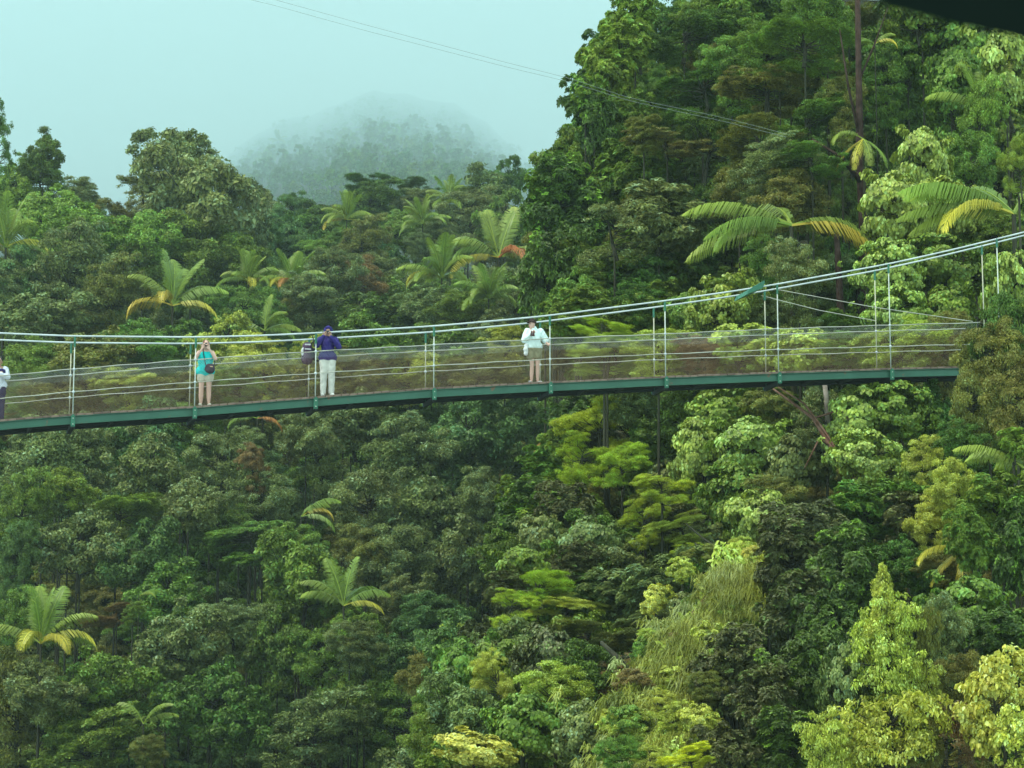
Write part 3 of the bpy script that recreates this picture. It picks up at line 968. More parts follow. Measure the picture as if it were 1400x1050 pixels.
def blades(name, n, quad, Y0, Y1, label, mk, Lb=.55, wid=.03):
    """long hanging blades over the bank: quad = image-space band ((x_left, x_right) at y_top, y_bottom)"""
    (xt0, xt1, yt), (xb0, xb1, yb) = quad
    m_ = max(1, n // 34)
    ti = rng.integers(0, m_, n)
    t = rng.random(m_)[ti] + rng.normal(size=n) * .008
    s = (.5 + .28 * rng.normal(size=m_))[ti] + rng.normal(size=n) * .03
    px = (xt0 + (xt1 - xt0) * s) * (1 - t) + (xb0 + (xb1 - xb0) * s) * t + 12 * np.sin(t * 9)
    py = yt + (yb - yt) * t
    Y = Y1 + (Y0 - Y1) * t
    P = np.array([at(a, b, c)[:] for a, b, c in zip(px, py, Y)])
    bump = np.sin(P[:, 0] * 2.3) * np.cos(P[:, 2] * 3.1)
    P[:, 1] += rng.random(m_)[ti] * .9 - .5 + .35 * bump
    tuft = rng.random(m_)[ti]
    Lx = Lb * (.5 + .9 * rng.random(n))
    d1 = norm(np.array([-.25, -.75, .35]) + rng.normal(size=(n, 3)) * .35)
    d2 = norm(d1 * .5 + np.array([-.15, -.25, -.9]) + rng.normal(size=(n, 3)) * .15)
    p1 = P + d1 * Lx[:, None] * .4
    p2 = p1 + d2 * Lx[:, None] * .6
    side = norm(np.cross(d1, rng.normal(size=(n, 3))))
    w = wid * (.6 + .8 * rng.random(n))[:, None]
    Vb = np.stack([P - side * w * .5, P + side * w * .5, p1 + side * w * .5, p1 - side * w * .5, p2], 1).reshape(-1, 3)
    b = np.arange(n)[:, None] * 5
    Fb = np.concatenate([b + [0, 1, 2], b + [0, 2, 3], b + [3, 2, 4]], 1).reshape(-1, 3)
    o = obj(name, mesh(name, Vb, Fb, LEAF[mk], np.repeat(np.clip(.25 * bump + .2 + .5 * tuft + .25 * rng.random(n), 0, 1), 3)))
    tag(o, label, 'grass', kind='stuff')
    return o


def bank(name, ring, mat, label, cat, thick=1.2, seed=1):
    """a lump of bank, front face bumpy"""
    r2 = random.Random(seed)
    nx, ny = 14, 16
    (xt0, xt1, yt, Yt), (xb0, xb1, yb, Yb) = ring
    Vv = []
    for j in range(ny):
        t = j / (ny - 1)
        for k in range(nx):
            s = k / (nx - 1)
            px = (xt0 + (xt1 - xt0) * s) * (1 - t) + (xb0 + (xb1 - xb0) * s) * t + r2.uniform(-3, 3)
            Y = Yt + (Yb - Yt) * t + r2.uniform(-.25, .25) + 2.2 * (2 * s - 1) ** 4
            Vv.append(at(px, yt + (yb - yt) * t, Y))
    nf = len(Vv)
    Vv += [v + Vector((0, thick + 3, -.8)) for v in Vv]
    Ff = []
    for j in range(ny - 1):
        for k in range(nx - 1):
            a = j * nx + k
            Ff.append((a, a + nx, a + nx + 1, a + 1))
            Ff.append((nf + a, nf + a + 1, nf + a + nx + 1, nf + a + nx))
    for k in range(nx - 1):
        Ff.append((k, k + 1, nf + k + 1, nf + k))
        a = (ny - 1) * nx + k
        Ff.append((a, nf + a, nf + a + 1, a + 1))
    for j in range(ny - 1):
        a = j * nx
        Ff.append((a, nf + a, nf + a + nx, a + nx))
        a = j * nx + nx - 1
        Ff.append((a, a + nx, nf + a + nx, nf + a))
    o = obj(name, mesh(name, Vv, Ff, mat, smooth=True))
    o['kind'] = 'structure'
    return o


bank('earth_bank', ((1000, 1050, 785, 58.5), (825, 915, 1080, 49.2)), CLAY, '', '', seed=3)
blades('grass_slope', 20000, ((975, 1050, 775), (815, 925, 1070)), 48.4, 57.6, 'long pale green grass hanging down the earth bank', 'gr', .5, .016)
blades('fern_grass', 16000, ((885, 950, 850), (790, 900, 1070)), 48.2, 55.6, 'yellow-green grass and fern on the lower bank', 'gr', .32, .03)

tb = np.random.default_rng(9).random(7000)
rb = np.random.default_rng(10)
xb_ = 1018 * (1 - tb) + 872 * tb + np.clip(rb.normal(size=7000), -1.5, 1.5) * 27 + 12 * np.sin(tb * 9)
Pb = np.array([at(a, 745 + 320 * c, 59.6 - 11.0 * c)[:] for a, c in zip(xb_, tb)])
Pb[:, 1] += .5 * np.sin(Pb[:, 0] * 2.3) * np.cos(Pb[:, 2] * 3.1) - rb.random(7000) * .9
Nb = rb.normal(size=Pb.shape) * .6 + np.array([-.2, -.6, .7])
Vb_, Fb_, tl = leaves(rb, Pb, Nb, .06 + .16 * rb.random(7000) ** 2, .5, oval=True, droop=.8)
tb2 = np.clip(.5 + .45 * np.sin(Pb[:, 0] * 1.7 + Pb[:, 2] * 2.2), 0, 1) * .6 + .4 * rb.random(7000)
tag(obj('bank_creeper', mesh('bank_creeper', Vb_, Fb_, LEAF['yg'], np.repeat(tb2, tl))), 'small yellow-green creeper leaves tangled in the bank grass', 'creeper', kind='stuff')

# ------------------------------------------------------------------ palms
def frond_mesh(name, seed, elev, bend, L=3.6, nl=64, lf=.30, hang=.6):
    """rachis starts at the origin heading +X at elev degrees and bends down by bend degrees"""
    r2 = random.Random(seed)
    rg = np.random.default_rng(seed)
    a = math.radians(elev)
    pts = [Vector((0, 0, 0))]
    dirs = []
    n = 16
    side = r2.uniform(-.3, .3)
    for k in range(n):
        t = k / n
        aa = a - math.radians(bend) * (t ** 1.6)
        d = Vector((math.cos(aa), side * t * .6, math.sin(aa))).normalized()
        dirs.append(d)
        pts.append(pts[-1] + d * L / n)
    dirs.append(dirs[-1])
    mb = MB()
    mb.tube(pts, [.05 * (1 - .85 * k / n) + .006 for k in range(n + 1)], 4)
    nr = len(mb.F)
    tint = [.72] * nr
    for s in (-1, 1):
        for k in range(nl):
            if r2.random() < .07:
                continue
            t = .12 + .88 * (k + .3 * r2.random()) / nl
            f = t * n
            i0 = min(n - 1, int(f))
            p = pts[i0].lerp(pts[i0 + 1], f - i0)
            d = dirs[i0]
            lat = d.cross(Vector((0, 0, 1)))
            if lat.length < .2:
                lat = Vector((0, 1, 0))
            lat = lat.normalized() * s
            ll = L * lf * (math.sin(PI * min(1, t * .92 + .1)) ** .55) * r2.uniform(.72, 1.10)
            o1 = (lat * .75 + d * .75 + Vector((0, 0, .15)) * 1).normalized()
            o2 = (lat * (.75 - .5 * hang) + d * .55 + Vector((0, 0, -hang * 1.5))).normalized()
            w = L / nl * 1.0
            q0, q1, q2 = p, p + o1 * ll * .4, p + o1 * ll * .4 + o2 * ll * .6
            wd = d * w * .5
            tt = r2.random() * .10
            mb.add([q0 - wd * .6, q0 + wd * .6, q1 + wd, q1 - wd, q2 + wd * .25, q2 - wd * .25], [(0, 1, 2, 3), (3, 2, 4, 5)])
            tint += [.15 + tt + .25 * t ** 2, .32 + tt + .42 * t ** 2.2]
    return mesh(name, mb.V, mb.F, LEAF['pf'], tint)


FR = {
    'up': [frond_mesh('upright_frond', 1, 82, 22, hang=.15, lf=.24), frond_mesh('upright_frond', 2, 74, 34, hang=.25, lf=.25)],
    'arch': [frond_mesh('arching_frond', 3, 56, 80, hang=.5), frond_mesh('arching_frond', 4, 44, 85, hang=.6), frond_mesh('arching_frond', 9, 30, 70, hang=.7)],
    'droop': [frond_mesh('drooping_frond', 5, 30, 125, hang=.55, lf=.30), frond_mesh('drooping_frond', 6, 12, 95, hang=.6, lf=.30)],
    'flat': [frond_mesh('low_frond', 12, 20, 62, L=3.6, nl=84, hang=.9, lf=.22), frond_mesh('low_frond', 13, 8, 50, L=3.6, nl=84, hang=.9, lf=.22)],
    'sag': [frond_mesh('sagging_frond', 14, 4, 58, L=3.4, nl=84, hang=.95, lf=.24), frond_mesh('sagging_frond', 15, 14, 84, L=3.4, nl=84, hang=.95, lf=.24)],
    'hang': [frond_mesh('hanging_frond', 7, -35, 55, hang=.5, lf=.26)],
    'long': [frond_mesh('long_frond', 8, 34, 62, L=3.6, nl=84, hang=.85, lf=.24)],
}


def palm(px, py, flen, Y, spec=None, label=None, yellow=2, dead=0, seed=0, trunk=True):
    """crown heart at px,py; flen = frond length in pixels.  spec = list of (kind, heading degrees, 0 = image right, 90 = away)"""
    r2 = random.Random(seed + int(px))
    c = at(px, py, Y)
    s = flen * (1.12 if px < 700 else 1.0) * Y / FP / 3.3
    gz = min(ground_z(c.x, c.y), c.z - 1.5)
    root = empty('palm_tree', (c.x, c.y, gz), cat='palm tree')
    zc = c.z - gz
    if spec is None:
        spec = []
        k0 = r2.uniform(0, 360)
        for k in range(6):
            spec.append(('up', k0 + k * 60 + r2.uniform(-15, 15)))
        for k in range(5):
            spec.append(('arch', k0 + 20 + k * 72 + r2.uniform(-15, 15)))
        for k in range(4):
            spec.append(('droop', r2.choice([-20, 10, 170, 200, -60, 230]) + r2.uniform(-15, 15)))
    ny = nd = 0
    for i, (k, h) in enumerate(spec):
        me = r2.choice(FR[k])
        q = s * r2.uniform(.88, 1.08)
        mt = LEAF['pf']
        if k in ('droop', 'hang') and ny < yellow:
            mt = LEAF['py']
            ny += 1
        elif k in ('droop', 'hang') and nd < dead:
            mt = LEAF['pb']
            nd += 1
        f = obj('frond', me, root, (0, 0, zc), math.radians(h), (q, q, q), mat=mt)
        f.rotation_euler = (r2.uniform(-.22, .22), r2.uniform(-.14, .14), math.radians(h))
        if mt is LEAF['pb']:
            f['label'] = 'dead orange-brown frond'
        elif mt is LEAF['py']:
            f['label'] = 'yellowing frond'
    if trunk:
        t = .13 * s * 1.3 / .2
        obj('trunk', trunk_me, root, (0, 0, 0), 0, (t, t, zc * 1.0))
    PLANTS.append([root, 'palm', '', px, py, label])
    if px < 900 and py > 200:
        kk, mk_ = r2.choice([('fine', 'gg'), ('dome', 'mg'), ('fine', 'ol'), ('dome', 'gg'), ('fine', 'mg')])
        plant(px + r2.uniform(-10, 10), py + flen * .85, flen * .62, flen * .45, kk, mk_, Y=Y - 2.2, limbs=False)
    return root


palm(8, 338, 66, 166)
palm(236, 418, 66, 158, [('up', 100), ('up', 170), ('up', 20), ('up', 60), ('arch', 0), ('arch', 185), ('arch', 150), ('arch', 30), ('droop', 190), ('droop', -10), ('droop', -100), ('up', 130)], yellow=3)
palm(340, 384, 42, 176)
palm(400, 386, 42, 176, dead=1, yellow=1)
palm(362, 452, 46, 152, [('arch', 0), ('arch', 30), ('arch', 160), ('droop', -20), ('up', 60), ('arch', -40)], yellow=0)
palm(474, 300, 36, 215)
palm(682, 352, 70, 176, [('up', 110), ('up', 60), ('up', 80), ('up', 150), ('arch', 10), ('arch', 30), ('arch', 170), ('arch', 190), ('droop', 200), ('droop', -60), ('droop', -30), ('droop', 180), ('arch', -20)], yellow=1, dead=1)
palm(604, 380, 54, 172, yellow=2)
palm(668, 408, 46, 164, yellow=0)
palm(578, 306, 34, 214, yellow=0)
palm(615, 276, 34, 232, yellow=0)
palm(56, 880, 74, 111, [('up', 120), ('up', 80), ('up', 60), ('up', 40), ('arch', 20), ('up', 160), ('arch', 0), ('droop', 5), ('droop', -45), ('droop', -100), ('arch', 175)], yellow=3)
palm(470, 828, 60, 113, [('arch', 170), ('arch', 150), ('up', 110), ('arch', 50), ('arch', 10), ('droop', -10), ('up', 60)], yellow=1)
palm(412, 706, 50, 122, [('arch', 10), ('droop', 0), ('arch', 40), ('droop', -20), ('arch', 60)], yellow=1)
palm(84, 606, 40, 132, [('droop', 10), ('droop', -30), ('arch', 30), ('arch', 160)], yellow=1)
palm(352, 572, 42, 136, [('droop', -15), ('arch', 10), ('droop', 160), ('arch', 30)], yellow=0, dead=1)
palm(768, 606, 42, 118, [('up', 100), ('up', 70), ('arch', 150), ('droop', 190), ('droop', 200), ('arch', 20)], yellow=0, dead=1)
palm(1082, 308, 142, 73.5, [('flat', 178), ('sag', 192), ('flat', 168), ('arch', 110), ('sag', 20), ('droop', 0), ('sag', 205)], yellow=1)
plant(1092, 392, 46, 48, 'fine', 'gg', Y=72, limbs=False)
plant(1050, 370, 36, 36, 'fine', 'mg', Y=75, limbs=False)
palm(1386, 292, 160, 68.5, [('long', 172), ('flat', 184), ('flat', 176), ('long', 190), ('flat', 168), ('arch', 120), ('arch', 40), ('droop', 205)], yellow=1)
palm(1344, 150, 80, 77.5, [('up', 90), ('up', 150), ('arch', 180), ('up', 20), ('arch', 60)], yellow=0)
palm(1066, 112, 56, 81.7, [('arch', 170), ('arch', 190), ('droop', 160), ('arch', 20)], yellow=0)
palm(1196, 60, 40, 80, [('droop', -20), ('arch', 20), ('droop', 210), ('arch', 170)], yellow=1)
palm(1180, 190, 60, 77, [('hang', 190), ('hang', 240), ('hang', 280), ('hang', 330), ('droop', 200)], yellow=2)
palm(1400, 640, 96, 55, [('long', 180), ('arch', 150), ('arch', 100)], yellow=0)
palm(1318, 752, 70, 54.2, [('droop', 190), ('hang', 200), ('hang', 250)], yellow=3)
palm(190, 815, 26, 116, [('droop', 0), ('droop', -20), ('arch', 20)], yellow=1)
palm(196, 990, 44, 107, [('arch', 10), ('arch', -10), ('arch', 160)], yellow=0)
ym = next((y_ for y_ in range(1100, 12000, 40) if ground_z(at(380, 192, y_).x, y_) + .006 * y_ > at(380, 192, y_).z), 3000)
palm(380, 192, 13, ym, yellow=0)

# ------------------------------------------------------------------ tall trunks, dead limbs
def tree_pole(name, pts, rad, mat, label, cat, sub=()):
    P = [at(*p) for p in pts]
    base = P[-1].copy()
    base.z = min(base.z, P[-1].z)
    root = empty(name, base, label, cat)
    mb = MB()
    mb.tube([p - base for p in P], rad, 8)
    obj('trunk', mb.mesh('trunk', mat, smooth=True), root)
    for sp, sr in sub:
        m2 = MB()
        m2.tube([at(*p) - base for p in sp], sr, 5)
        obj('branch', m2.mesh('branch', mat, smooth=True), root)
    return root


tree_pole('tall_tree', [(1172, -40, 78), (1174, 100, 78), (1176, 220, 78), (1182, 330, 78), (1176, 440, 78.5), (1170, 620, 80)], [.08, .10, .13, .16, .19, .24], BARKT,
          'tall dark red-brown trunk rising above the right end of the bridge', 'tree',
          [(((1176, 190, 78), (1160, 120, 77.6), (1148, 40, 77.2)), [.06, .04, .02]), (((1175, 110, 78), (1196, 60, 78), (1214, 10, 78)), [.04, .03, .012]),
           (((1178, 250, 78), (1150, 215, 77), (1110, 190, 77)), [.09, .06, .03])])
tree_pole('slender_trunk', [(1143, 300, 77), (1146, 360, 77), (1150, 440, 77), (1152, 600, 77)], [.08, .10, .12, .14], BARKT, 'thin reddish trunk left of the tall one behind the bridge', 'tree')
tree_pole('leaning_trunk', [(1098, 330, 75), (1103, 380, 75), (1106, 430, 75), (1110, 520, 75)], [.14, .15, .16, .18], BARK, 'greenish leaning trunk under the large arching palm', 'tree')
tree_pole('fallen_limb', [(1052, 528, 65.5), (1085, 552, 65), (1112, 572, 64.6), (1135, 610, 64), (1160, 640, 63.5), (1178, 668, 63)], [.02, .035, .05, .06, .065, .07], BARKR,
          'bare red-brown fallen limb slanting below the bridge on the right', 'dead branch',
          [(((1062, 528, 65.4), (1100, 552, 64.8), (1128, 590, 64.2), (1172, 662, 63.1)), [.015, .025, .035, .03]), (((1135, 610, 64), (1120, 600, 63.8), (1100, 640, 63.6)), [.03, .025, .015]),
           (((1112, 572, 64.6), (1150, 560, 64.4), (1160, 575, 64.2)), [.03, .02, .01])])
tree_pole('bare_branch', [(938, 716, 62), (960, 735, 61.5), (985, 752, 61), (1012, 772, 60.6), (1052, 796, 60)], [.015, .022, .028, .032, .04], BARK,
          'thin bare branch slanting over the grassy bank', 'dead branch', [(((950, 742, 61.6), (972, 772, 61.2), (990, 806, 60.8)), [.022, .03, .035])])
tree_pole('dead_root', [(975, 800, 56.6), (960, 830, 56.2), (950, 870, 55.6), (940, 900, 55)], [.02, .04, .05, .03], BARKR, 'reddish dangling roots in the dark hollow of the bank', 'root',
          [(((968, 812, 56.5), (945, 840, 56), (930, 872, 55.6)), [.03, .03, .015]), (((975, 830, 56.3), (968, 862, 56), (955, 890, 55.4)), [.03, .03, .02])])
tree_pole('crooked_branch', [(822, 878, 55.4), (845, 900, 55), (862, 916, 54.8)], [.04, .06, .03], BARK, 'dark crooked branch with a fork low in the gully', 'dead branch',
          [(((846, 900, 55), (870, 896, 54.9), (892, 908, 54.8)), [.04, .035, .015])])
tree_pole('pale_trunk', [(787, 536, 84), (787, 560, 84), (788, 600, 84)], [.07, .08, .09], BARKP, 'slim pale trunk just under the bridge beside the lime tree', 'tree')
tree_pole('white_trunk', [(1127, 520, 66), (1130, 545, 66), (1133, 600, 66)], [.06, .07, .08], BARKP, 'short whitish trunk under the bridge near its right end', 'tree')

# ------------------------------------------------------------------ the bridge
TA = math.tan(math.radians(15))
CROSS = Vector((-math.sin(math.radians(15)), math.cos(math.radians(15)), 0))
WID = 0.90


def br(px, py, off=0.0):
    """point on the near side plane of the bridge that projects to px, py; off = metres towards the far side"""
    r = ray(px, py)
    Y = 62.0 / (1 - r[0] * TA)
    return Vector((r[0] * Y, Y, r[2] * Y)) + CROSS * off


DK = ([-300, 0, 100, 265, 428, 592, 750, 908, 1063, 1217, 1300, 1345], [612, 574, 566, 555.5, 542.5, 530, 522, 514.5, 508.5, 503.5, 501.5, 500.5])
CB = ([-300, 0, 100, 265, 352, 428, 592, 700, 750, 908, 1000, 1063, 1217, 1300, 1345, 1400, 1560], [436, 455.5, 459.5, 461, 459, 455.5, 446, 436.5, 431.5, 411.5, 398.5, 388.5, 360.5, 342, 331, 317.5, 276])
R1 = ([-300, 0, 100, 265, 428, 592, 750, 908, 1063, 1217, 1320, 1345], [551, 514, 504.5, 491.5, 480.5, 471.5, 463, 456.5, 449.5, 444.5, 441.5, 441])
R2 = ([-300, 0, 100, 265, 428, 592, 750, 908, 1063, 1217, 1320, 1345], [583, 545, 535.5, 522.5, 510.5, 500, 491, 484, 478, 473.5, 471, 470])


def smoothinterp(x, T):
    xs, yv = T
    return (float(np.interp(x - 22, xs, yv)) + 2 * float(np.interp(x, xs, yv)) + float(np.interp(x + 22, xs, yv))) / 4 if xs[0] + 22 < x < xs[-1] - 22 else float(np.interp(x, xs, yv))


def curve(T, x0, x1, off, step=20, dz=0.0):
    out = []
    x = x0
    while x <= x1 + .1:
        out.append(br(x, smoothinterp(x, T), off) + Vector((0, 0, dz)))
        x += step
    return out


bridge = empty('suspension_bridge', br(500, 540, .45), 'narrow green suspension footbridge with white cables crossing the whole gorge', 'bridge')
B0 = Vector(bridge.location)


def bpart(name, mb, mat, smooth=False, stuff=False):
    mb.V = [tuple(Vector(v) - B0) for v in mb.V]
    return obj(name, mb.mesh(name, mat, smooth), bridge, stuff=stuff)


POSTS = [-236, -68, 99.5, 266, 431, 593, 752, 910, 1064.5, 1218, 1368]
for off in (0, WID):
    m = MB()
    m.tube(curve(CB, -300, 1560, off), .021, 8)
    bpart('main_cable', m, CABLE, True)
    for T in (R1, R2):
        m = MB()
        pts = curve(T, -300, 1340, off)
        for i_, p in enumerate(pts):
            p.z += .008 * math.sin(i_ * 1.7 + off)
        m.tube(pts, .0115, 6)
        bpart('handrail_cable', m, RAIL, True)
    # woven wire between the deck and the upper handrail
    m = MB()
    m2 = MB()
    step = .062
    # arc positions along the deck
    xs_ = np.arange(-180, 1342, 1.0)
    dk = [br(x, smoothinterp(x, DK), off) for x in xs_]
    tp = [br(x, smoothinterp(x, R1), off) for x in xs_]
    s_ = np.concatenate([[0], np.cumsum([(dk[k + 1] - dk[k]).length for k in range(len(dk) - 1)])])
    tot = s_[-1]
    dka, tpa = np.array([p[:] for p in dk]), np.array([p[:] for p in tp])

    def lat(arr, s):
        return np.array([np.interp(s, s_, arr[:, k]) for k in range(3)])

    rise = 1.08
    k = -rise
    while k < tot:
        for sgn in (1, -1):
            sa, sb = (k, k + rise) if sgn > 0 else (k + rise, k)
            if 0 <= min(sa, sb) and max(sa, sb) <= tot:
                a, b = lat(dka, sa), lat(tpa, sb)
                c = a + (b - a) * .86
                mid = a * .5 + c * .5
                o = np.array(CROSS) * (.004 * sgn)
                m.tube([a + o, c + o], .0012, 3)
                m2.tube([c + o, b + o], .0017, 3)
        k += step
    bpart('wire_mesh', m, MESHM, stuff=True)
    bpart('wire_mesh', m2, MESHT, stuff=True)

CH = [(0.00, -.240), (-.055, -.240), (-.055, -.227), (-.012, -.221), (-.012, -.070), (-.055, -.064), (-.055, -.050), (.0, -.050)]
for off, sg in ((0, 1), (WID, -1)):
    for j in range(len(POSTS) - 1):
        xa, xb = POSTS[j], min(POSTS[j + 1], 1345)
        m = MB()
        Vv, Ff = [], []
        xsj = np.linspace(xa + .8, xb - .8, 5)
        for x in xsj:
            p = br(x, smoothinterp(x, DK), off)
            for (c, z) in CH:
                Vv.append(p + CROSS * (c * sg) + Vector((0, 0, z)))
        kk = len(CH)
        for a in range(len(xsj) - 1):
            for b in range(kk):
                Ff.append((a * kk + b, a * kk + (b + 1) % kk, (a + 1) * kk + (b + 1) % kk, (a + 1) * kk + b))
        Ff.append(tuple(range(kk)))
        Ff.append(tuple(len(Vv) - 1 - b for b in range(kk)))
        m.add(Vv, Ff)
        bpart('side_beam', m, PAINT if off == 0 else DARK)  # far beams coloured near-black to stand in for the shade under the deck
# planks
dl = np.cumsum([0] + [.0])
pm = MB()
pm.add([(-.094, -.06, -.048), (.094, -.06, -.048), (.094, WID + .06, -.048), (-.094, WID + .06, -.048), (-.094, -.06, 0), (.094, -.06, 0), (.094, WID + .06, 0), (-.094, WID + .06, 0)],
       [(0, 3, 2, 1), (4, 5, 6, 7), (0, 1, 5, 4), (1, 2, 6, 5), (2, 3, 7, 6), (3, 0, 4, 7)])
pme = [pm.mesh('plank', PLANK[0]), pm.mesh('plank', PLANK[1])]
s = .1
dka = np.array([br(x, smoothinterp(x, DK), 0)[:] for x in xs_])
s_ = np.concatenate([[0], np.cumsum(np.linalg.norm(np.diff(dka, axis=0), axis=1))])
pr = random.Random(3)
while s < s_[-1] - .1:
    p = np.array([np.interp(s, s_, dka[:, k]) for k in range(3)])
    q = np.array([np.interp(s + .1, s_, dka[:, k]) for k in range(3)])
    t = Vector(q - p)
    o = obj('plank', pme[0 if pr.random() < .7 else 1], bridge, Vector(p) - B0 + CROSS * pr.uniform(-.015, .012) + Vector((0, 0, pr.uniform(-.003, .006))))
    o.rotation_euler = (0, -math.atan2(t.z, math.hypot(t.x, t.y)), math.radians(15))
    s += .198
# hangers, brackets, clamps, cross beams
for j, x in enumerate(POSTS):
    d = smoothinterp(x, DK) if x < 1345 else 500
    for off in (0, WID):
        base = br(x, d, off)
        top = br(x, smoothinterp(x, CB), off)
        # upright above the same deck point
        top = Vector((base.x, base.y, top.z))
        low = base + Vector((0, 0, -.05 if x < 1345 else .35)) - CROSS * (0 if off else .0)
        m = MB()
        m.tube([low, top - Vector((0, 0, .24))], .0145, 6)
        hg = bpart('hanger_rod', m, ROD if off == 0 else RODY, True)
        m = MB()
        m.tube([top - Vector((0, 0, .26)), top - Vector((0, 0, .02))], .028, 6)
        m.bar(top - Vector((0, 0, .05)), top + Vector((0, 0, .055)), .085, .07)
        m.bar(top - Vector((0, 0, .215)), top - Vector((0, 0, .165)), .07, .06)
        m.V = [tuple(Vector(v) - B0) for v in m.V]
        obj('cable_clamp', m.mesh('cable_clamp', PAINTL), hg)
        if x < 1345:
            sg = -1 if off == 0 else 1
            m = MB()
            pc = base + CROSS * (sg * .075)
            m.bar(pc + Vector((0, 0, -.05)), pc + Vector((0, 0, -.305)), .10, .035, up=CROSS)
            m.bar(pc + Vector((0, 0, -.02)), pc + Vector((0, 0, -.06)), .055, .05, up=CROSS)
            bk = bpart('hanger_bracket', m, PAINTL)
            m = MB()
            for zz in (-.11, -.25):
                m.sphere(pc + CROSS * sg * .02 + Vector((0, 0, zz)), .014, 6, 4)
            m.V = [tuple(Vector(v) - B0) for v in m.V]
            obj('bolt', m.mesh('bolt', ROD), bk, stuff=True)
            for T in (R1, R2):
                rp_ = br(x, smoothinterp(x, T), off)
                m = MB()
                m.sphere(Vector((base.x, base.y, rp_.z)), (.034, .034, .036), 8, 6)
                m.V = [tuple(Vector(v) - B0) for v in m.V]
                obj('rail_clip', m.mesh('rail_clip', CABLE), hg)
    if x < 1345:
        b0 = br(x, d, -.05) + Vector((0, 0, -.29))
        b1 = br(x, d, 0) + CROSS * (WID + .07) + Vector((0, 0, -.29))
        m = MB()
        m.bar(b0, b1, .09, .10)
        bpart('cross_beam', m, DARK)
# bracing under the deck
for j in range(len(POSTS) - 2):
    for f in (.33, .66):
        x = POSTS[j] + (POSTS[j + 1] - POSTS[j]) * f
        d = smoothinterp(x, DK)
        m = MB()
        m.bar(br(x, d, .012) + Vector((0, 0, -.2)), br(x, d, 0) + CROSS * (WID - .012) + Vector((0, 0, -.2)), .06, .12)
        bpart('deck_joist', m, DARK)
m = MB()
for off in (.22, .68):
    pts = [br(x, smoothinterp(x, DK), 0) + CROSS * off + Vector((0, 0, -.12)) for x in range(-290, 1341, 30)]
    for a, b in zip(pts[:-1], pts[1:]):
        m.bar(a, b, .07, .13)
bpart('deck_stringer', m, DARK)

# cable saddle with its stay wires
sa = br(1021, 400, -.10)
sb = br(1053, 386, -.10)
m = MB()
ax = (sb - sa).normalized()
up = Vector((0, 0, 1))
prof = [(-.02, -.05), (.05, .06), (.40, .095), (.50, .115), (.51, .05), (.44, -.065), (.18, -.06)]
Vv = []
for off in (0.02, WID + .10):
    for (u_, z_) in prof:
        Vv.append(sa + ax * u_ + up * z_ * (1.0) + CROSS * off)
k = len(prof)
m.add(Vv, [tuple(range(k)), tuple(range(2 * k - 1, k - 1, -1))] + [(a, a + k, (a + 1) % k + k, (a + 1) % k) for a in range(k)])
bpart('cable_saddle', m, PAINTL)
m = MB()
m.bar(br(1046, 391, .1), br(1046, 391, .1) + Vector((0, 0, -.22)), .1, .5)
bpart('saddle_hanger', m, PAINTL)
for off, (xe, ye) in ((0, (1330, 439.5)), (WID, (1216, 430))):
    m = MB()
    a = br(1058, 395, off)
    b = br(xe, ye, off)
    m.tube([a, a.lerp(b, .5) - Vector((0, 0, .05)), b], .010, 5)
    bpart('stay_wire', m, RAIL)

# ------------------------------------------------------------------ overhead lines
for dy, lab in ((0, 'upper of two thin dark overhead lines crossing the pale sky'), (1, 'lower of two thin dark overhead lines crossing the pale sky')):
    pts = []
    for x in range(300, 1080, 25):
        if dy == 0:
            y = np.interp(x, [300, 370, 500, 690, 778, 861, 990, 1086, 1184, 1500], [-16, -2, 34, 85, 107, 134, 161, 186, 204, 262])
        else:
            y = np.interp(x, [300, 370, 500, 690, 778, 861, 990, 1086, 1184, 1500], [-10, 6, 42, 91, 112, 138, 166, 190, 208, 266])
        pts.append(at(x, y, 72 - (x - 700) * .006))
    m = MB()
    m.tube(pts, .0045, 5)
    o = obj('overhead_line', m.mesh('overhead_line', BLACKWIRE))
    tag(o, lab, 'cable', 'overhead lines')

# ------------------------------------------------------------------ roof of the gondola the photo was taken from
edge = [(-900, -230), (-200, -190), (600, -130), (1000, -62), (1140, -16), (1210, 8), (1300, 32), (1400, 53), (1500, 70), (1620, 84), (1800, 96)]
YE = 2.3
Vv, Ff = [], []
for (x, y) in edge:
    p = at(x, y, YE)
    Vv += [p, p + Vector((0, .0, .05)), p + Vector((0, -3.6, .16)), p + Vector((0, -3.6, .11))]
for a in range(len(edge) - 1):
    for b in range(4):
        Ff.append((a * 4 + b, a * 4 + (b + 1) % 4, (a + 1) * 4 + (b + 1) % 4, (a + 1) * 4 + b))
Ff.append((0, 1, 2, 3))
Ff.append(tuple((len(edge) - 1) * 4 + b for b in (3, 2, 1, 0)))
roof = obj('gondola_roof', mesh('gondola_roof', Vv, Ff, surface('dark_roof_lining', (.006, .014, .012), (.009, .02, .017), 2, .8, spec=.1)))
tag(roof, 'dark out-of-focus roof edge of a cable car in the top right corner', 'roof')


